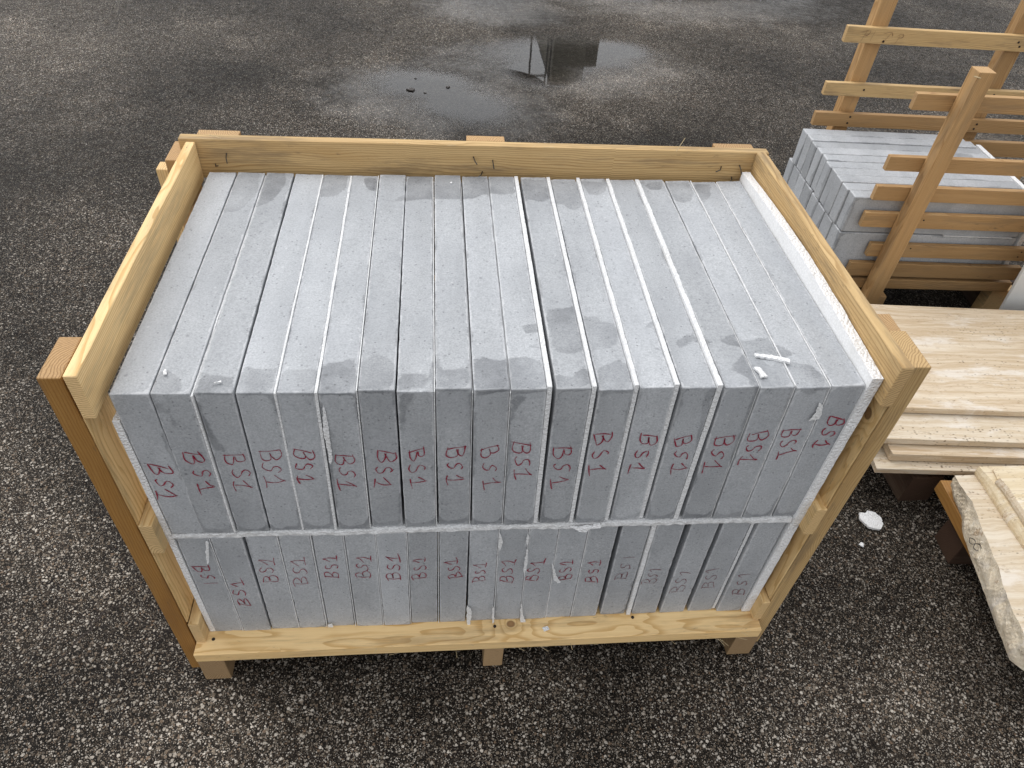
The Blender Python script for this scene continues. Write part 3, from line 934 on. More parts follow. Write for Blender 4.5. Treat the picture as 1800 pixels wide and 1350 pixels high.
# side rails (end grain towards the camera)
SL = [('top_rail', -0.0335, -0.0165, 0.7435, 0.8205), ('side_slat', -0.0333, -0.0125, 0.424, 0.500), ('side_slat', -0.0333, -0.0145, 0.1185, 0.188)]
for nm, x0, x1, z0, z1 in SL:
    cb(nm, 'y', (x0, -0.021, z0), (x1, 0.6145, z1), 'pine', wave=0.0022 if nm == 'top_rail' else 0.001, wane=0.0)
SRR = [('top_rail', 1.0710, 1.0893, 0.7500, 0.8275), ('side_slat', 1.0700, 1.0891, 0.424, 0.498), ('side_slat', 1.0715, 1.0891, 0.1185, 0.187)]
for nm, x0, x1, z0, z1 in SRR:
    cb(nm, 'y', (x0, -0.023, z0), (x1, 0.6145, z1), 'pine_weathered' if nm == 'top_rail' else 'pine', wave=0.0018 if nm == 'top_rail' else 0.001)
# back
cb('top_rail', 'x', (-0.048, 0.6165, 0.7455), (1.100, 0.6375, 0.8250), 'pine_weathered', wave=0.0016)
cb('back_slat', 'x', (-0.048, 0.6165, 0.43), (1.100, 0.6370, 0.505), 'pine_weathered')
cb('back_slat', 'x', (-0.048, 0.6165, 0.1195), (1.100, 0.6370, 0.19), 'pine_weathered')
for x0, x1, zt in ((-0.020, 0.057, 0.822), (0.490, 0.565, 0.8245), (0.995, 1.077, 0.8215)):
    cb('back_post', 'z', (x0, 0.6385, 0.012), (x1, 0.662, zt), 'pine_gold')


def rod(name, a, b, r, mat, parent, n=6):
    a, b = Vector(a), Vector(b)
    d = (b - a)
    bm = bmesh.new()
    bmesh.ops.create_cone(bm, cap_ends=True, segments=n, radius1=r, radius2=r, depth=d.length)
    q = d.to_track_quat('Z', 'Y').to_matrix().to_4x4()
    bmesh.ops.transform(bm, matrix=Matrix.Translation((a + b) / 2) @ q, verts=bm.verts)
    me = bpy.data.meshes.new(name)
    bm.to_mesh(me)
    bm.free()
    return link(name, me, mat, parent)


for x, z, bx, bz in ((0.503, 0.802, 0.006, -0.008), (0.541, 0.796, 0.002, -0.010), (0.522, 0.771, -0.008, -0.004), (0.035, 0.798, 0.001, -0.012),
                     (0.010, 0.775, 0.007, 0.003), (1.008, 0.793, -0.012, -0.004), (1.045, 0.797, 0.003, -0.011), (1.036, 0.771, -0.007, -0.004)):
    n = rod('nail', Vector((x, 0.6165, z)) - OFF, Vector((x + bx * .4, 0.606, z + bz * .4)) - OFF, 0.0012, M['steel'], CR)
    n2 = rod('nail', Vector((x + bx * .4, 0.606, z + bz * .4)) - OFF, Vector((x + bx * 1.2, 0.603, z + bz * 1.2)) - OFF, 0.0012, M['steel'], CR)
for x, y in ((-0.003, -0.015), (0.539, -0.013), (0.822, -0.006)):
    rod('nail', Vector((x, y, 0.1165)) - OFF, Vector((x, y, 0.1189)) - OFF, 0.0032, M['rust'], CR, 10)

_sr = random.Random(3)
for _ in range(26):
    x = _sr.uniform(-0.02, 1.08)
    y0, z0 = _sr.choice(((0.6165, 0.8255), (-0.0465, 0.0905), (-0.0465, 0.1165)))
    l = _sr.uniform(0.006, 0.022)
    d = Vector((_sr.uniform(-1, 1), _sr.uniform(-0.5, 0.2), _sr.uniform(0.0, 0.5) if z0 > 0.5 else _sr.uniform(-0.7, 0.1))).normalized() * l
    rod('splinter', Vector((x, y0, z0)) - OFF, Vector((x, y0, z0)) + d - OFF, 0.00035, M['straw'], CR, 3)
for a, d in (((0.905, 0.612, 0.826), (0.010, -0.004, 0.030)), ((0.03, 0.62, 0.826), (-0.02, 0.0, 0.006)), ((0.69, -0.046, 0.100), (0.006, -0.004, -0.022)), ((1.117, 0.0, 0.40), (0.012, -0.004, 0.004))):
    rod('splinter', Vector(a) - OFF, Vector(a) + Vector(d) - OFF, 0.0006, M['straw'], CR, 4)

# ------------------------------------------------------------------ slabs
SW, SD = 0.0504, 0.5977
BV = 0.0016
TOPZ, MIDZ, LOWZ = 0.7704, 0.4497, 0.4358


def slab_mesh(w, d, h, seed, origin, shear, yaw, lower):
    chip = fnoise(seed, 10, 55.0)
    chip2 = fnoise(seed + 900, 12, 520.0)
    xs = lines(0, w, 0.0085, BV)
    ys = lines(0, d, 0.0125, BV)
    zs = lines(0, h, 0.0105, BV)
    rs = np.random.RandomState(seed)

    def warp(V):
        V = V.copy()
        cx = np.minimum(V[:, 0], w - V[:, 0]); cy = np.minimum(V[:, 1], d - V[:, 1]); cz = np.minimum(V[:, 2], h - V[:, 2])
        near = ((cx < BV * 1.2).astype(int) + (cy < BV * 1.2) + (cz < BV * 1.2)) >= 2
        n = chip2(V)
        m = np.maximum(0, n[:, 0]) * 0.0022
        c = np.array([w / 2, d / 2, h / 2])
        dirv = np.sign(c - V)
        V[near] += dirv[near] * m[near, None]
        V += chip(V) * 0.0003
        return V
    me, V = gridbox(xs, ys, zs, BV, warp)
    return me, V


def set_arris(me, V, w, d, h):
    D3 = np.stack([np.minimum(V[:, 0], w - V[:, 0]), np.minimum(V[:, 1], d - V[:, 1]), np.minimum(V[:, 2], h - V[:, 2])], 1)
    a = me.attributes.new('arris', 'FLOAT', 'POINT')
    a.data.foreach_set('value', np.clip(np.sort(D3, 1)[:, 1], 0, 0.02).astype(np.float32))


def make_slab(i, lower):
    ft, bk, fb, lt, lb = SLAB_X[i]
    h = (LOWZ - G0) if lower else (TOPZ - MIDZ)
    z0 = G0 if lower else MIDZ + 0.0002
    dz = rnd.uniform(-0.0022, 0.0014) if not lower else rnd.uniform(-0.001, 0.0)
    dy = rnd.uniform(-0.0020, 0.0026)
    xt, xb = (lt, lb) if lower else (ft, fb)
    lean = math.atan2(xt - xb, h)
    yaw = 0.0 if lower else math.atan2(-(bk - ft), SD)
    seed = 300 + i + (50 if lower else 0)
    me, V = slab_mesh(SW, SD, h + (dz if not lower else dz), seed, None, 0, 0, lower)
    # damp outline field in world metres
    X = V[:, 0] + (xb - SW / 2) + V[:, 2] * math.tan(lean) - V[:, 1] * math.tan(yaw)
    Y = V[:, 1] + dy
    Z = V[:, 2] + z0
    f = np.full(len(V), -0.02)
    top = V[:, 2] > h - 0.004
    front = V[:, 1] < 0.004
    rs = np.random.RandomState(seed)
    if not lower:
        if top.any():
            g = np.full(top.sum(), -0.02)
            for p in WET_TOP:
                g = np.maximum(g, poly_sdf(X[top], Y[top], p))
            # damp creeping in from the joints
            for side in (0, 1):
                wv = 0.0022 * (np.sin(Y[top] * rs.uniform(14, 30) + rs.uniform(0, 6)) + np.sin(Y[top] * rs.uniform(40, 70))) - 0.0012
                ex = V[top, 0] if side == 0 else SW - V[top, 0]
                g = np.maximum(g, np.minimum(wv + (0.0 if rs.rand() < 0.6 else -0.006) - ex + 0.001, 0.004))
            f[top] = np.maximum(f[top], g)
        if front.any():
            g = np.full(front.sum(), -0.02)
            for p in WET_FRONT:
                g = np.maximum(g, poly_sdf(X[front], Z[front], p))
            bw = rs.uniform(0.015, 0.024) if i > 0 else 0.003
            zz = V[front, 2]; xx = V[front, 0]
            # rounded damp foot: high in the corners, low in the middle
            u = (xx / SW - 0.5) * 2
            foot = bw * (0.55 + 0.9 * np.abs(u) ** 5) + 0.002 * np.sin(xx * 120 + rs.uniform(0, 6))
            g = np.maximum(g, foot - zz)
            hi = rs.uniform(0.0, 0.007)
            g = np.maximum(g, (hi * (0.3 + 0.7 * np.sin(xx * 40 + rs.uniform(0, 6)))) - (h - zz))
            if rs.rand() < 0.7:
                side = rs.rand() < 0.5
                ex = xx if side else SW - xx
                g = np.maximum(g, 0.0045 * np.sin(zz * rs.uniform(10, 24) + rs.uniform(0, 6)) - ex + 0.001)
            f[front] = np.maximum(f[front], g)
    else:
        if front.any():
            zz = V[front, 2]; xx = V[front, 0]
            u = (xx / SW - 0.5) * 2
            bw = rs.uniform(0.004, 0.010)
            g = bw * (0.4 + 1.1 * np.abs(u - rs.uniform(-0.5, 0.5)) ** 3) - zz
            if rs.rand() < 0.4:
                ex = xx if rs.rand() < 0.5 else SW - xx
                g = np.maximum(g, 0.004 * np.sin(zz * rs.uniform(10, 24) + rs.uniform(0, 6)) - ex)
            f[front] = g
    at = me.attributes.new('damp', 'FLOAT', 'POINT')
    at.data.foreach_set('value', f.astype(np.float32))
    set_arris(me, V, SW, SD, h)
    nm = 'stone_slab'
    o = link(nm, me, M['stone'], None, (xb - SW / 2, dy, z0), (0, lean, yaw))
    return o, xb, z0, dy, lean, h


FEAT_UP = {0: 'grey slab against the left foam board, leftmost in the upper row', 1: 'grey slab with a curved damp smear, second from the left, upper row',
           2: 'grey slab with a long damp streak in front, third from left, upper row',
           10: 'grey slab just left of the black gap in the upper row', 11: 'grey slab just right of the black gap in the upper row',
           12: 'grey slab with a high BS1 mark, seventh from the right in the upper row',
           18: 'grey slab against the thick right foam board, rightmost in the upper row'}
FEAT_LO = {0: 'grey slab with BS1 reading downward, leftmost in the lower row', 1: 'grey slab with its BS1 set lowest, second from left, lower row',
           13: 'grey slab just left of the widest black gap in the lower row', 14: 'grey slab just right of the widest black gap in the lower row',
           15: 'grey slab just right of the bright foam strip in the lower row', 18: 'grey slab beside the right foam board, rightmost in the lower row'}


def word_strokes(i, lower):
    rs = np.random.RandomState(600 + i + (40 if lower else 0))
    j = lambda s=0.10: rs.uniform(-s, s)
    B = [[(0.02 + j(), 0.0 + j()), (0.0, 0.5), (0.05 + j(), 1.0 + j())],
         [(-0.12 + j(), 0.98 + j()), (0.34, 1.02 + j()), (0.56 + j(), 0.80), (0.42, 0.58), (0.10, 0.50 + j())],
         [(0.10, 0.50), (0.55, 0.46 + j()), (0.70 + j(), 0.22), (0.45, 0.02 + j()), (-0.08, 0.0 + j())]]
    S = [[(0.50 + j(), 0.88 + j()), (0.30, 1.0), (0.08, 0.82 + j()), (0.16, 0.58), (0.42, 0.42), (0.46 + j(), 0.16), (0.20, -0.02), (-0.04 + j(), 0.10)]]
    if (lower and i in (0, 14)):
        one = [[(0.1, 1.0 + j()), (0.12 + j(), 0.0)]]
    elif lower and i >= 15:
        one = [[(-0.12, 0.70), (0.20, 1.0 + j()), (0.24, 0.5), (0.22 + j(), 0.0)]]
    else:
        one = [[(-0.16 + j(), 0.52 + j()), (0.10, 0.80), (0.24 + j(), 1.02 + j())], [(0.24, 1.02), (0.26 + j(), 0.5), (0.22, 0.02)],
               [(-0.12 + j(), 0.02 + j()), (0.25, -0.02), (0.66 + j(), 0.0 + j())]]
    return B, S, one


def mark_slab(o, i, lower, xb, z0, dy, lean):
    if lower:
        bx, bz, ox, oz, dirn = MARK_LOW[i]
    else:
        bx, bz, ox, oz = MARK_UP[i]
        dirn = 1
    B, S, one = word_strokes(i, lower)
    rs = np.random.RandomState(i + 77)
    P0, P1 = Vector((bx, bz)), Vector((ox, oz))
    u = (P1 - P0)
    dist = u.length
    u.normalize()
    # letter tops point to +x (reading down) or -x (reading up)
    up = Vector((-u.y, u.x)) if (Vector((-u.y, u.x)).x > 0) == (dirn > 0) else Vector((u.y, -u.x))
    hgt = (0.0265 if not lower else 0.0235) * rs.uniform(0.9, 1.1)
    wid = min(0.034, dist * 0.50) * rs.uniform(0.88, 1.08)
    strokes = []
    for L, c in ((B, P0), (S, P0 + u * dist * 0.50), (one, P1)):
        cx = 0.30
        hs = hgt * (rs.uniform(0.78, 1.0) if L is S else 1.0)
        shr, bsl = rs.uniform(-0.28, 0.28), rs.uniform(-0.0025, 0.0025)
        for st in L:
            pts = []
            for (a, b) in st:
                a = a + shr * (b - 0.5); b = b + bsl / hs
                q = c + u * ((a - cx) * wid) + up * ((b - 0.5) * hs)
                # into the slab's own frame
                zz = q.y - z0
                xx = q.x - (xb - SW / 2) - zz * math.tan(lean)
                pts.append((min(max(xx, 0.002), SW - 0.002), zz))
            strokes.append(pts)
    m = 'marker_faint' if lower and i >= 14 else 'marker'
    w = rs.uniform(0.0014, 0.0022) * (1.0 if not lower else 0.9) * (0.8 if lower and i >= 14 else 1.0)
    r = ribbon('marker_writing', strokes, w, M[m], o, 'xz', -0.0009, seed=i)
    r['label'] = 'BS1 handwritten in %s red, reading %s' % ('faint' if lower and i >= 14 else 'dark', 'down' if dirn > 0 else 'up')


for lower in (False, True):
    for i in range(19):
        o, xb, z0, dy, lean, h = make_slab(i, lower)
        mark_slab(o, i, lower, xb, z0, dy, lean)
        pos_ = ORD[i] + ' from the left' if i < 10 else (ORD[18 - i] + ' from the right' if i < 18 else 'rightmost')
        if i == 0: pos_ = 'leftmost'
        lab = (FEAT_LO if lower else FEAT_UP).get(i) or 'grey stone slab marked BS1, %s in the %s row' % (pos_, 'lower' if lower else 'upper')
        tag(o, lab, 'stone slab', 'grey stone slabs packed in the open crate')


# ------------------------------------------------------------------ polystyrene
def foam_sheet(x_ft, x_bk, x_fb, t, z0, z1, y0, y1, label, seed, tear_top=0.004, tear_front=0.002, mat='foam_sheet', step=0.008, cat='foam sheet', group='foam sheets between the slabs', name='foam_sheet', zfun=None):
    rs = np.random.RandomState(seed)
    f = fnoise(seed, 12, 60.0)
    f2 = fnoise(seed + 31, 14, 650.0)
    hgt, dep = z1 - z0, y1 - y0

    def warp(V):
        V = V.copy()
        n = f(V * np.array([0.2, 1, 1]))
        n2 = f2(V)
        tt = V[:, 2] / hgt
        kt = np.clip((V[:, 2] - hgt * 0.93) / (hgt * 0.07), 0, 1)
        V[:, 2] += kt * (n[:, 0] * tear_top * 1.6 + n2[:, 0] * tear_top * 0.9)
        kf = np.clip(1 - V[:, 1] / 0.012, 0, 1)
        V[:, 1] += kf * (n[:, 1] * tear_front * 1.5 + n2[:, 1] * tear_front)
        if zfun is not None:
            V[:, 2] += kt * zfun(V[:, 1])
        V[:, 0] += V[:, 2] / hgt * (x_ft - x_fb) + V[:, 1] / SD * (x_bk - x_ft)
        V[:, 0] += n2[:, 2] * min(0.0006, t * 0.15)
        return V
    xs = [0, t] if t < 0.004 else lines(0, t, 0.004)
    me, V = gridbox(xs, lines(0, dep, step), lines(0, hgt, step * 1.3), min(0.0006, t * 0.25), warp)
    o = link(name, me, M[mat], None, (x_fb, y0, z0))
    tag(o, label, cat, group)
    return o


# index of the slab on its left: thickness, lift above the tops, how far it stands out in front, tears
UP_FOAM = {1: (0.0030, -0.004, 0.003), 2: None, 3: (0.0032, 0.0005, 0.003), 4: (0.0042, 0.0, 0.0035), 5: (0.0016, 0.001, 0.001),
           7: (0.0016, -0.001, 0.001), 8: (0.0010, -0.004, 0.0005), 9: (0.0016, -0.003, 0.003), 10: (0.0072, 0.0050, 0.0005),
           11: (0.0066, 0.0050, 0.0005), 12: (0.0066, 0.0050, -0.001), 13: (0.0070, 0.0045, -0.004), 14: (0.0082, 0.005, 0.0),
           15: (0.0009, 0.0005, 0.0), 16: (0.0018, 0.0035, 0.0005), 17: (0.0016, 0.001, 0.001)}
for i, spec in UP_FOAM.items():
    if spec is None:
        continue
    t, lift, out = spec
    a, b = SLAB_X[i], SLAB_X[i + 1]
    gaps = [b[k] - a[k] - SW for k in range(3)]
    t = max(0.0006, min(t, max(min(gaps), 0.0008) - 0.0002)) if i not in (1, 3, 4) else min(t, max(gaps[0], 0.0008))
    base = [a[k] + SW / 2 + 0.0002 for k in range(3)]
    foam_sheet(base[0], base[1], base[2], t, MIDZ + 0.001, TOPZ + lift, -out, 0.592,
               'torn foam sheet between the %s and %s slabs from the left, upper row' % (ORD[i], ORD[i + 1]), 20 + i,
               tear_top=0.0032 if t > 0.004 else 0.0022, tear_front=0.0012 if t > 0.004 else 0.0022)
LO_FOAM = {0: (0.0014, 0.0), 2: (0.0014, 0.0), 3: (0.0014, 0.001), 4: (0.0014, 0.001), 5: (0.0014, 0.001), 6: (0.0014, 0.001), 7: (0.0014, 0.001), 9: (0.0014, 0.001),
           10: (0.0012, 0.001), 11: (0.0012, 0.001), 12: (0.0012, 0.001), 14: (0.0078, 0.001), 17: (0.006, -0.006)}
for i, (t, out) in LO_FOAM.items():
    a, b = SLAB_X[i], SLAB_X[i + 1]
    gt, gb = b[3] - a[3] - SW, b[4] - a[4] - SW
    t = max(0.0007, min(t, max(gt, gb)))
    mt, mb = (a[3] + b[3]) / 2 - t / 2, (a[4] + b[4]) / 2 - t / 2
    foam_sheet(mt, mt, mb, t, G0 + 0.0015, LOWZ - 0.001, -out, 0.30,
               'crumbly foam sheet between the %s and %s slabs from the left, lower row' % (ORD[i], ORD[i + 1]), 60 + i, 0.001, 0.0024)
# layer between the two rows
f = fnoise(5, 14, 70.0)
f_b = fnoise(6, 14, 300.0)


def mid_warp(V):
    V = V.copy()
    k = np.clip(1 - V[:, 1] / 0.02, 0, 1)
    V[:, 1] += k * (f(V)[:, 0] * 0.006 + f_b(V)[:, 0] * 0.004)
    V[:, 2] += k * (f_b(V)[:, 1] * 0.0012 + 0.0006)
    return V


me, _ = gridbox(lines(0, 1.052, 0.005), lines(0, 0.59, 0.012), lines(0, 0.0116, 0.003), 0.001, mid_warp)
o = link('foam_layer', me, M['foam_sheet'], None, (-0.001, -0.003, LOWZ + 0.0004))
tag(o, 'thin white foam layer lying between the upper and lower slab rows', 'foam board')
# side boards
o = foam_sheet(1.0525, 1.0490, 1.0538, 0.0172, G0 + 0.0005, 0.7860, -0.0035, 0.604, 'thick white foam board standing proud along the right side of the slabs', 91,
               0.0022, 0.0016, 'foam', 0.007, 'foam board', None, 'foam_board', zfun=lambda y: 0.011 * np.sin(np.clip(y / 0.6, 0, 1) * math.pi) + 0.003)
o = foam_sheet(-0.0125, -0.0125, -0.0125, 0.0105, G0 + 0.0005, 0.715, 0.0005, 0.60, 'white foam board down the left side, lower than the slab tops', 92,
               0.004, 0.0018, 'foam', 0.007, 'foam board', None, 'foam_board')


def scrap(pts, thick, loc, rot, label, name='foam_scrap', seed=0, mat='foam', group='scraps of torn white foam', cat='foam scrap'):
    """flat torn scrap: outline in its own plane, thickness, crumpled a little"""
    rs = np.random.RandomState(seed)
    dense = []
    n = len(pts)
    for i in range(n):
        a, b = np.array(pts[i]), np.array(pts[(i + 1) % n])
        L = np.linalg.norm(b - a)
        k = max(1, int(L / 0.004))
        for q in range(k):
            dense.append(a + (b - a) * q / k + rs.normal(0, 0.0006, 2))
    m = len(dense)
    c = np.mean(dense, 0)
    top = [(p[0], p[1], thick * (0.85 + 0.3 * rs.rand())) for p in dense]
    bot = [(p[0], p[1], 0.0) for p in dense]
    verts = top + bot + [(c[0], c[1], thick * 1.25), (c[0], c[1], 0)]
    faces = [(i, (i + 1) % m, 2 * m) for i in range(m)] + [((i + 1) % m + m, i + m, 2 * m + 1) for i in range(m)]
    faces += [(i + m, (i + 1) % m + m, (i + 1) % m, i) for i in range(m)]
    me = bpy.data.meshes.new(name)
    me.from_pydata(verts, [], faces)
    me.update()
    o = link(name, me, M[mat], None, loc, rot)
    tag(o, label, cat, group)
    return o


zt_ = TOPZ + 0.0016
scrap([(0.000, 0.008), (0.026, 0.004), (0.051, -0.006), (0.049, -0.013), (0.024, -0.004), (0.002, 0.001)], 0.0035, (0.902, 0.060, zt_), (0, 0, 0), 'long thin foam sliver lying across the right slab tops', seed=1)
scrap([(0, 0), (0.009, -0.001), (0.0115, -0.021), (0.002, -0.022), (0.003, -0.012)], 0.003, (0.893, 0.038, zt_), (0, 0, 0.1), 'small foam crumb just below the long foam sliver', seed=2)
scrap([(0, 0), (0.003, 0.001), (0.006, -0.009), (0.002, -0.010)], 0.0022, (0.060, 0.042, zt_), (0, 0, 0), 'tiny foam flake on the damp corner of the second slab', seed=3)
scrap([(0, 0), (0.009, 0.003), (0.009, 0.0055), (0.0, 0.002)], 0.0018, (0.131, 0.014, zt_), (0, 0, 0), 'tiny foam flake on the front of the third slab top', seed=4)
scrap([(0, 0), (0.003, -0.002), (0.004, 0.004)], 0.0012, (0.456, 0.566, zt_), (0, 0, 0), 'tiny foam flake near the back rail on the ninth slab', seed=5)
# flaps hanging on the fronts: plane x-z, so turned up by 90 degrees about X
def flap(x0, z0, pts, label, seed, out=-0.0032, rz=0.0, group='foam flaps hanging from the seams'):
    return scrap(pts, 0.0012, (x0, out, z0), (R(90 - 2), 0, rz), label, 'foam_flap', seed, 'foam_sheet', group, 'foam flap')


flap(0.050, 0.432, [(0, 0), (0.003, -0.004), (-0.003, -0.035), (-0.009, -0.062), (-0.012, -0.066), (-0.008, -0.034)], 'narrow foam flap hanging beside the leftmost slab of the lower row', 11)
flap(0.482, 0.188, [(0, 0), (0.009, -0.014), (0.010, -0.045), (0.007, -0.088), (0.001, -0.060)], 'long white foam flap at the foot of the ninth lower slab', 12)
flap(0.533, 0.184, [(0, 0), (0.003, -0.02), (0.005, -0.05), (0.003, -0.072), (0.000, -0.045)], 'slim foam flap between the two long flaps', 13)
flap(0.588, 0.190, [(0, 0), (0.006, -0.045), (0.018, -0.085), (0.019, -0.132), (0.010, -0.098), (0.002, -0.065)], 'longest foam flap, drooping over the front plank', 14, rz=0.05)
flap(0.533, 0.430, [(0, 0), (0.005, -0.014), (0.007, -0.030), (0.003, -0.052), (0.000, -0.040)], 'short foam flap high on the tenth lower seam', 15)
flap(0.584, 0.385, [(0, 0), (0.003, -0.012), (0.004, -0.05), (0.002, -0.086), (-0.002, -0.075)], 'narrow foam flap midway down the eleventh lower seam', 16)
flap(0.634, 0.328, [(0, 0), (0.006, -0.018), (0.012, -0.04), (0.022, -0.062), (0.017, -0.066), (0.008, -0.052)], 'crumpled foam flap covering part of a BS1 mark', 17)
flap(0.581, 0.425, [(0, 0), (0.004, -0.01), (0.003, -0.034), (0.0, -0.03)], 'tiny foam flap at the top of the eleventh lower seam', 18)
flap(0.990, 0.742, [(0, 0), (0.006, -0.006), (0.012, -0.024), (0.010, -0.034), (-0.004, -0.040), (0.001, -0.022)], 'small foam flap at the crumbly seam near the right front corner', 19)
flap(0.213, 0.136, [(0, 0), (0.008, 0.002), (0.009, -0.010), (0.001, -0.010)], 'tiny foam crumb at the foot of the fourth lower seam', 20)
flap(0.268, 0.700, [(0, 0), (0.003, 0.030), (0.006, 0.048), (0.008, 0.010), (0.007, -0.060), (0.003, -0.075)], 'pointed foam flap between the fifth and sixth upper slabs', 21)
scrap([(0, 0), (0.020, -0.002), (0.052, 0.003), (0.056, -0.003), (0.034, -0.008), (0.030, -0.016), (0.018, -0.012)], 0.003, (0.650, -0.008, 0.452), (R(80), 0, 0), 'crumpled foam shred lying on the edge of the foam layer', seed=22)
scrap([(0, 0), (0.012, 0.004), (0.015, -0.004), (0.004, -0.007)], 0.002, (0.633, -0.022, 0.1195), (0, 0, 0), 'small foam flake on the front plank', seed=23)
scrap([(-0.028, 0.004), (-0.020, 0.022), (-0.006, 0.020), (0.004, 0.028), (0.022, 0.020), (0.030, 0.004), (0.026, -0.016), (0.012, -0.030), (-0.004, -0.026), (-0.016, -0.020)], 0.006, (1.519, 0.289, 0.003), (0, 0, 0),
      'largest white foam scrap, lying alone on the asphalt', seed=24)
scrap([(-0.006, 0), (0.002, 0.006), (0.008, 0.0), (0.001, -0.007)], 0.003, (1.464, 0.220, 0.003), (0, 0, 0), 'tiny foam crumb on the asphalt left of the larger scrap', seed=25)
for k, (x, y, s) in enumerate(((0.309, 2.866, 0.022), (0.49, 2.914, 0.014), (0.378, 2.837, 0.008), (0.33, 3.01, 0.008))):
    scrap([(-s, 0), (0, s * 0.8), (s * 0.9, s * 0.3), (s * 0.6, -s * 0.7), (-s * 0.3, -s * 0.6)], s * 0.25, (x, y, 0.0045), (0, 0, k * 1.3),
          ['largest dark leaf scrap floating in the near puddle', 'dark leaf scrap at the right of the near puddle', 'tiny dark leaf speck below the largest one', 'tiny dark leaf speck above the largest one'][k],
          'leaf_scrap', 40 + k, 'leaf_litter', 'dark leaf scraps in the near puddle', 'leaf scrap')

# ------------------------------------------------------------------ the slatted crate of smaller slabs, right
YAW2 = R(-2.2)
C2 = empty('slatted_crate', (1.66, 1.125, 0), YAW2)
tag(C2, 'slatted golden pine crate holding two layers of small grey slabs', 'crate')


def sb(name, axis, a, b, mat='pine_gold', **k):
    return board(name, axis, a, b, C2, M[mat], **k)


ZS = [(0.720, 0.764), (0.543, 0.586), (0.450, 0.495), (0.360, 0.408), (0.256, 0.301), (0.182, 0.231)]
XL = [(0.036, 0.80), (0.040, 0.78), (0.042, 0.78), (0.043, 0.78), (0.105, 0.637), (0.068, 0.637)]
for (z0, z1), (x0, x1) in zip(ZS, XL):
    sb('front_slat', 'x', (x0, -0.024, z0), (x1, -0.006, z1))
ZB = [(0.716, 0.764), (0.546, 0.588), (0.441, 0.487), (0.356, 0.409), (0.25, 0.30)]
for k, (z0, z1) in enumerate(ZB):
    sb('back_slat', 'x', (0.042 if k != 0 else 0.046, 0.492, z0), (0.90, 0.512, z1), 'pine_weathered' if k < 2 else 'pine_gold')
sb('front_post', 'z', (0.141, -0.070, 0.022), (0.186, -0.0255, 0.842))
sb('front_post', 'z', (0.640, -0.070, 0.10), (0.685, -0.0255, 0.86))
sb('back_post', 'z', (0.130, 0.5135, 0.02), (0.183, 0.556, 0.90), 'pine_gold')
sb('back_post', 'z', (0.603, 0.5135, 0.02), (0.660, 0.556, 0.90), 'pine_gold')
sb('deck_board', 'x', (0.075, -0.022, 0.134), (0.640, 0.075, 0.170))
sb('deck_board', 'x', (0.075, 0.18, 0.134), (0.640, 0.28, 0.170))
sb('deck_board', 'x', (0.075, 0.37, 0.134), (0.640, 0.49, 0.170))
sb('bearer', 'y', (0.172 - 0.0, -0.012, 0.0), (0.196, 0.50, 0.130), 'pine_weathered')
sb('bearer', 'y', (0.100, -0.012, 0.0), (0.140, 0.50, 0.133), 'pine_weathered')
sb('bearer_block', 'y', (0.1965, -0.045, 0.0), (0.226, 0.06, 0.118))
sb('bearer', 'y', (0.640, 0.040, 0.0), (0.720, 0.50, 0.128), 'dark_wood')
sb('bearer_block', 'y', (0.606, -0.005, 0.0), (0.690, 0.039, 0.128), 'pine_weathered')
for x, z in ((0.175, 0.725), (0.62, 0.745), (0.63, 0.732), (0.175, 0.57), (0.63, 0.575), (0.165, 0.477), (0.163, 0.455), (0.625, 0.472), (0.622, 0.455)):
    rod('nail', (x, 0.4925, z), (x, 0.4905, z), 0.0035, M['rust'], C2, 8)
for x, z in ((0.60, 0.290), (0.597, 0.272), (0.235, 0.29), (0.23, 0.39)):
    rod('nail', (x, -0.0235, z), (x, -0.0250, z), 0.0025, M['rust'], C2, 8)
rod('nail', (0.150, -0.0700, 0.828), (0.128, -0.074, 0.833), 0.0014, M['straw'], C2, 5)
# faint handwriting on the uppermost back slat
w1 = [[(0.0, 0.0), (0.01, 0.034)], [(-0.004, 0.03), (0.02, 0.034), (0.016, 0.02), (0.006, 0.018)], [(0.03, 0.002), (0.036, 0.034)],
      [(0.075, 0.0), (0.09, 0.03)], [(0.066, 0.026), (0.09, 0.032), (0.098, 0.02)], [(0.115, 0.0), (0.122, 0.022)], [(0.115, 0.024), (0.13, 0.028), (0.132, 0.018), (0.12, 0.016)]]
wr = ribbon('marker_writing', [[(0.10 + a, 0.722 + b) for a, b in st] for st in w1], 0.0013, mat_flat('faded_brown_ink', (0.16, 0.075, 0.04)), C2, 'xz', 0.4905, 3)
wr['kind'] = 'stuff'

# slabs of the second crate
H_UP, H_LO = 0.445 - 0.327, 0.324 - 0.171
ups = np.linspace(0.0, 0.458, 11)
rs_ = np.random.RandomState(33)


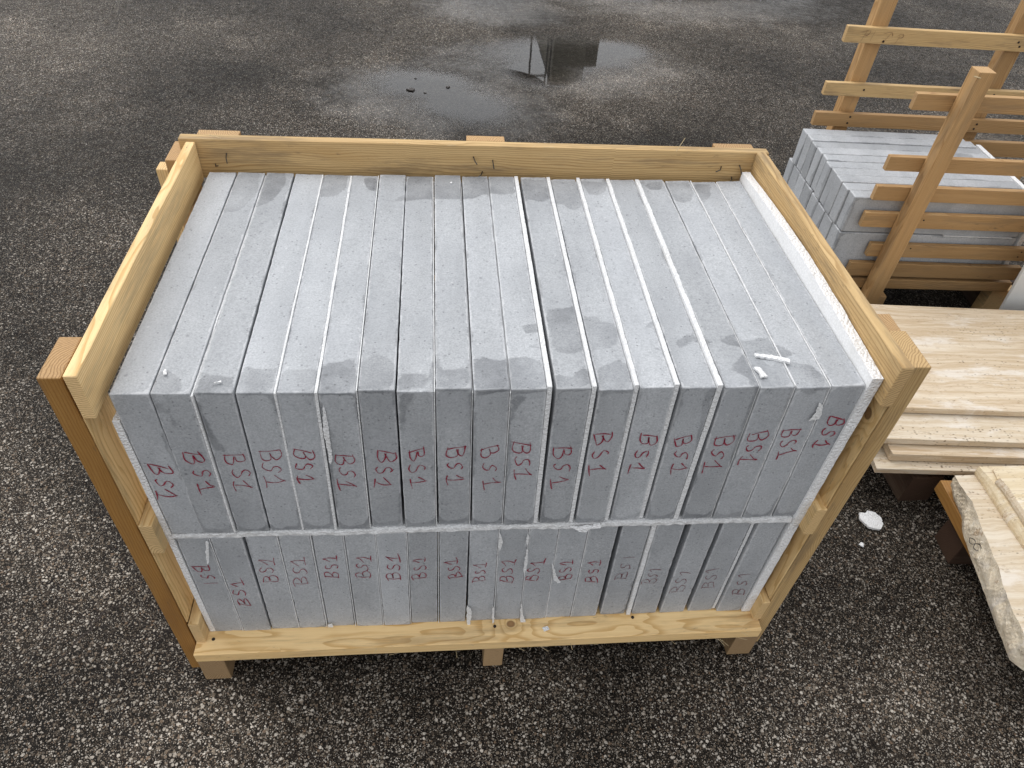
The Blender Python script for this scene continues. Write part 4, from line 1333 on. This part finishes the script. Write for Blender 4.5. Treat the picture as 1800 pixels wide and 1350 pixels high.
def small_slab(y0, y1, x0, x1, z0, z1, label, group, seed):
    def warp(V):
        n = fnoise(seed, 10, 90.0)(V)
        n2 = fnoise(seed + 3, 12, 22.0)(V)
        V = V.copy()
        V += n * 0.0009
        V[:, 0] += n2[:, 0] * 0.002 * (np.abs(V[:, 0] - (x1 - x0) / 2) > (x1 - x0) * 0.45)
        return V
    me, V = gridbox(lines(0, x1 - x0, 0.02, 0.003), lines(0, y1 - y0, 0.013, 0.003), lines(0, z1 - z0, 0.015, 0.003), 0.003, warp)
    f = np.full(len(V), -0.02)
    r2 = np.random.RandomState(seed)
    top = V[:, 2] > (z1 - z0) - 0.004
    # streaks of damp along the joints and corners
    ex = np.minimum(V[:, 1], (y1 - y0) - V[:, 1])
    f = np.where(top, 0.004 * np.sin(V[:, 0] * r2.uniform(9, 18) + r2.uniform(0, 6)) + 0.003 * np.sin(V[:, 0] * 37 + r2.uniform(0, 6)) - ex + 0.0005, f)
    end = V[:, 0] < 0.004
    f = np.where(end, 0.010 * np.sin(V[:, 2] * r2.uniform(14, 30) + r2.uniform(0, 6)) - np.minimum(V[:, 1], 0.02) + 0.004, f)
    if seed % 9 == 1:
        f = np.where(top, np.maximum(f, poly_sdf(V[:, 0], V[:, 1], [(0.40, 0.01), (0.44, 0.045), (0.50, 0.045), (0.545, 0.02), (0.50, 0.008)])), f)
    at = me.attributes.new('damp', 'FLOAT', 'POINT')
    at.data.foreach_set('value', f.astype(np.float32))
    set_arris(me, V, x1 - x0, y1 - y0, z1 - z0)
    c, s = math.cos(YAW2), math.sin(YAW2)
    o = link('stone_slab', me, M['stone'], None, (1.66 + x0 * c - y0 * s, 1.125 + x0 * s + y0 * c, z0), (0, 0, YAW2))
    tag(o, label, 'stone slab', group)


for k in range(10):
    y0, y1 = ups[k] + 0.0008, ups[k + 1] - 0.0008
    lab = 'short grey slab, %s in the top layer of the slatted crate' % ('foremost' if k == 0 else 'rearmost' if k == 9 else ORD[k] + ' from the front')
    dx = rs_.uniform(-0.003, 0.003) + (0.006 if k == 0 else 0)
    small_slab(y0, y1, dx, 0.578 + rs_.uniform(-0.004, 0.004) - (0.02 if k == 9 else 0), 0.327, 0.445 + rs_.uniform(-0.0025, 0.0012), lab, 'short grey slabs in the slatted crate', 400 + k)
lows = np.linspace(-0.001, 0.500, 9)
for k in range(8):
    lab = 'short grey slab, %s in the bottom layer of the slatted crate' % ('foremost' if k == 0 else 'rearmost' if k == 7 else ORD[k] + ' from the front')
    small_slab(lows[k] + 0.0008, lows[k + 1] - 0.0012 - (0.012 if k == 7 else 0), 0.001 + rs_.uniform(-0.003, 0.003), 0.58, 0.171, 0.3235 + rs_.uniform(-0.002, 0.001), lab, 'short grey slabs in the slatted crate', 420 + k)
me, _ = gridbox(lines(0, 0.23, 0.02), lines(0, 0.12, 0.02), [0, 0.0030], 0.0005)
c_, s_ = math.cos(YAW2), math.sin(YAW2)
for lx, ly, lz, dims, lab in ((0.335, -0.003, 0.3240, (0.225, 0.12, 0.0026), 'flat white foam strip squeezed between the slab layers of the slatted crate'),):
    me, _ = gridbox(lines(0, dims[0], 0.02), lines(0, dims[1], 0.02), [0, dims[2]], 0.0004)
    o = link('foam_strip', me, M['foam_sheet'], None, (1.66 + lx * c_ - ly * s_, 1.125 + lx * s_ + ly * c_, lz), (0, 0, YAW2))
    tag(o, lab, 'foam strip')
me, _ = gridbox(lines(0, 0.016, 0.008), lines(0, 0.40, 0.02), lines(0, 0.27, 0.012), 0.001)
lx, ly = 0.590, 0.0
o = link('foam_board', me, M['foam'], None, (1.66 + lx * c_ - ly * s_, 1.125 + lx * s_ + ly * c_, 0.171), (0, 0, YAW2))
tag(o, 'white foam board at the right end of the slatted crate', 'foam board')

# ------------------------------------------------------------------ white board standing at the right edge
me, _ = gridbox(lines(0, 0.40, 0.05, 0.003), lines(0, 0.012, 0.006, 0.002), lines(0, 0.62, 0.05, 0.003), 0.003, lambda V: V + fnoise(77, 6, 8)(V) * 0.0015)
o = link('white_board', me, M['white_panel'], None, (2.206, 0.955, 0.0), (0, R(-5), R(-2)))
tag(o, 'plain white board standing upright behind the travertine stack', 'board')

# ------------------------------------------------------------------ travertine slabs, stack of four on dark beams
YAW3 = R(-3.6)


def trav(x0, y0, z0, L, W, T, yaw, mat, label, seed, group, ragged=0.0, bev=0.0015):
    f = fnoise(seed, 10, 40.0)
    f3 = fnoise(seed + 7, 12, 110.0)

    def warp(V):
        V = V.copy()
        n = f(V)
        V += n * 0.0006
        if ragged > 0:
            k = np.clip(1 - V[:, 0] / 0.03, 0, 1)
            V[:, 0] += k * (np.abs(f(V * np.array([0, 1, 1]))[:, 0]) * ragged * 2 + f3(V)[:, 1] * ragged * 0.8)
        return V
    me, V = gridbox(lines(0, L, 0.02, bev), lines(0, W, 0.02, bev), lines(0, T, 0.005, bev), bev, warp)
    o = link('travertine_slab', me, M[mat], None, (x0, y0, z0), (0, 0, yaw))
    tag(o, label, 'stone slab', group)
    return o


TG = 'travertine slabs stacked on dark beams'
trav(1.509, 0.352, 0.1180, 1.15, 0.44, 0.0175, YAW3, 'trav_b', 'bottom travertine slab of the stack, pale edge, resting on dark beams', 1, TG, 0.010)
trav(1.548, 0.374, 0.1385, 1.10, 0.43, 0.0245, YAW3, 'trav', 'second travertine slab from the bottom, its left end broken off', 2, TG, 0.012)
trav(1.470, 0.410, 0.1665, 1.20, 0.46, 0.0190, YAW3, 'trav_b', 'third travertine slab from the bottom, a broad cream strip showing', 3, TG, 0.0)
trav(1.455, 0.500, 0.1885, 1.25, 0.435, 0.0185, YAW3, 'trav', 'topmost wide travertine slab with wavy cream and beige veins', 4, TG, 0.0)
PB = empty('timber_pallet', (1.66, 0.37, 0))
tag(PB, 'dark wet timber pallet under the travertine stack', 'pallet')
for k, (x0, x1) in enumerate(((-0.035, 0.048), (0.36, 0.44), (0.85, 0.93))):
    board('beam', 'y', (x0, -0.02 - 0.03 * (k > 0), 0.0), (x1, 0.42, 0.095), PB, M['dark_wood'])
board('cross_board', 'x', (-0.13, 0.015, 0.096), (1.0, 0.10, 0.1165), PB, M['dark_wood'])
board('cross_board', 'x', (-0.13, 0.28, 0.096), (1.0, 0.37, 0.1165), PB, M['dark_wood'])

# ------------------------------------------------------------------ rough slabs at the lower right on an orange timber pallet
P3 = empty('plank_pallet', (1.66, 0.05, 0), R(-4))
tag(P3, 'orange-brown timber pallet under the rough-edged travertine, lower right', 'pallet')
board('edge_plank', 'y', (-0.022, -0.22, 0.098), (0.070, 0.262, 0.1345), P3, M['pine_orange'])
board('edge_plank', 'y', (0.30, -0.5, 0.098), (0.40, 0.262, 0.1345), P3, M['pine_orange'])
board('bearer', 'x', (-0.005, 0.11, 0.0), (0.75, 0.19, 0.0965), P3, M['dark_wood'])
board('bearer', 'x', (0.06, -0.33, 0.0), (0.75, -0.25, 0.0965), P3, M['dark_wood'])


def rough_slab(top_pts, bot_pts, z0, z1, xr, label, mats, seed, nz=6, rough=0.004, extra_front=None):
    """slab with a hand-split left edge that follows the given outlines (x at y), straight elsewhere"""
    tp = np.array(top_pts); bp = np.array(bot_pts)
    tp = tp[np.argsort(tp[:, 1])]; bp = bp[np.argsort(bp[:, 1])]
    ya, yb = min(tp[0, 1], bp[0, 1]), max(tp[-1, 1], bp[-1, 1])
    ys = np.linspace(0, 1, 260)
    f = fnoise(seed, 14, 110.0)
    f3 = fnoise(seed + 1, 30, 520.0)
    verts, faces, mi = [], [], []
    rows = []
    for t in ys:
        yt = tp[0, 1] + t * (tp[-1, 1] - tp[0, 1]); ybm = bp[0, 1] + t * (bp[-1, 1] - bp[0, 1])
        xt = np.interp(yt, tp[:, 1], tp[:, 0]); xb2 = np.interp(ybm, bp[:, 1], bp[:, 0])
        row = []
        for k in range(nz + 1):
            q = k / nz
            p = np.array([xb2 + (xt - xb2) * q, ybm + (yt - ybm) * q, z0 + (z1 - z0) * q])
            w = math.sin(q * math.pi) * 0.8 + 0.25
            n = f(p[None])[0]; n3 = f3(p[None])[0]
            p[0] += (n[0] * rough * 2.2 + n3[0] * rough) * w - 0.004 * math.sin(q * math.pi)
            if 0 < k < nz:
                p[2] += n3[2] * rough * 0.5
            row.append(len(verts)); verts.append(tuple(p))
        # top, right and bottom
        row.append(len(verts)); verts.append((xr, yt, z1))
        row.append(len(verts)); verts.append((xr, ybm, z0))
        rows.append(row)
    m = len(rows[0])
    for a, b in zip(rows, rows[1:]):
        for k in range(m):
            k2 = (k + 1) % m
            faces.append((a[k], b[k], b[k2], a[k2]))
            mi.append(1 if k < nz else 0)
    faces.append(tuple(rows[0])); mi.append(0)
    faces.append(tuple(reversed(rows[-1]))); mi.append(0)
    me = bpy.data.meshes.new('travertine_slab')
    me.from_pydata(verts, [], faces)
    bm = bmesh.new(); bm.from_mesh(me); bmesh.ops.recalc_face_normals(bm, faces=bm.faces[:]); bm.to_mesh(me); bm.free()
    for mm in mats:
        me.materials.append(mm)
    me.polygons.foreach_set('material_index', mi)
    o = link('travertine_slab', me, None)
    tag(o, label, 'stone slab', 'rough travertine slabs at the lower right')
    return o


TA = [(1.640, 0.276), (1.638, 0.250), (1.642, 0.199), (1.628, 0.145), (1.616, 0.087), (1.607, 0.040), (1.582, -0.039), (1.570, -0.120), (1.572, -0.150)]
BA = [(1.668, 0.279), (1.656, 0.250), (1.652, 0.206), (1.632, 0.169), (1.622, 0.135), (1.608, 0.08), (1.599, 0.034), (1.577, -0.062), (1.563, -0.140), (1.578, -0.164)]
slabA = rough_slab(TA, BA, 0.1360, 0.1985, 2.25, 'rough-edged travertine slab marked with a small figure, lowest of its pile', [M['trav_b'], M['trav_rough']], 71, nz=18, rough=0.009)
slabB = rough_slab([(1.689, 0.279), (1.697, 0.236), (1.693, 0.16), (1.692, 0.05), (1.690, -0.06), (1.690, -0.16)],
                   [(1.691, 0.277), (1.691, 0.238), (1.688, 0.16), (1.687, 0.05), (1.685, -0.06), (1.684, -0.16)],
                   0.1990, 0.2260, 2.25, 'pitted travertine slab lying in the middle of the right pile', [M['trav_pit'], M['trav_pit']], 72, nz=3, rough=0.0008)
slabC = rough_slab([(1.7185, 0.268), (1.716, 0.252), (1.712, 0.238)], [(1.7185, 0.268), (1.716, 0.252), (1.712, 0.238)],
                   0.2265, 0.2330, 2.25, 'narrow chipped travertine strip on the back of the right pile', [M['trav_pit'], M['trav_pit']], 73, nz=2, rough=0.001)
slabD = rough_slab([(1.700, 0.228), (1.705, 0.20), (1.700, 0.10), (1.698, 0.0), (1.697, -0.16)], [(1.698, 0.229), (1.702, 0.20), (1.697, 0.10), (1.695, 0.0), (1.694, -0.16)],
                   0.2265, 0.2460, 2.25, 'uppermost porous travertine slab of the right pile, corner broken off', [M['trav_pit'], M['trav_b']], 74, nz=3, rough=0.001)
# the black figure drawn on the rough edge
fig = [[(0.002, 0.030), (-0.006, 0.024), (-0.004, 0.016), (0.004, 0.014), (0.006, 0.022), (0.001, 0.030)], [(0.004, 0.014), (-0.007, 0.010), (-0.006, 0.001), (0.004, -0.002), (0.008, 0.006), (0.003, 0.013)]]
rf = ribbon('black_figure', [[(a, b) for a, b in st] for st in fig], 0.0016, M['pencil'], slabA, 'xy', 0.0, 5)
rf.location = (1.6105, 0.092, 0.1720)
rf.rotation_euler = (R(0), R(-72), R(12))

# ------------------------------------------------------------------ loose pebbles on the yard
def pebbles():
    rs = np.random.RandomState(8)
    base = []
    for s in range(6):
        bm = bmesh.new()
        bmesh.ops.create_icosphere(bm, subdivisions=1, radius=1.0)
        V = np.array([v.co[:] for v in bm.verts]); F = [[v.index for v in f.verts] for f in bm.faces]
        V = V * (1 + rs.uniform(-0.22, 0.22, (len(V), 1))) * np.array([1, 0.75, 0.5])
        base.append((V, F)); bm.free()
    verts, faces = [], []
    n = 0
    for _ in range(2600):
        x, y = rs.uniform(-1.6, 3.0), rs.uniform(-0.45, 3.2)
        if rs.rand() > 1.2 - y * 0.3:
            continue
        V, F = base[rs.randint(6)]
        s = rs.uniform(0.0012, 0.0030) * (1.35 if rs.rand() < 0.06 else 1)
        a = rs.uniform(0, 6.28)
        ca, sa = math.cos(a), math.sin(a)
        W = V * s
        W = np.stack([W[:, 0] * ca - W[:, 1] * sa + x, W[:, 0] * sa + W[:, 1] * ca + y, W[:, 2] + s * 0.25], 1)
        verts.append(W)
        faces += [[i + n for i in f] for f in F]
        n += len(V)
    me = bpy.data.meshes.new('gravel')
    me.from_pydata(np.vstack(verts).tolist(), [], faces)
    N = NT('loose_grit')
    g = N.voro(N.pos(), 60)['Color']
    o = link('gravel', me, N.end(N.bsdf(N.ramp(N.sep(g)[0], [(0.0, (0.09, 0.08, 0.07)), (0.5, (0.22, 0.20, 0.175)), (1.0, (0.42, 0.40, 0.36))]), 0.6)))
    tag(o, kind='stuff', label='loose pale grit scattered on the asphalt')


pebbles()
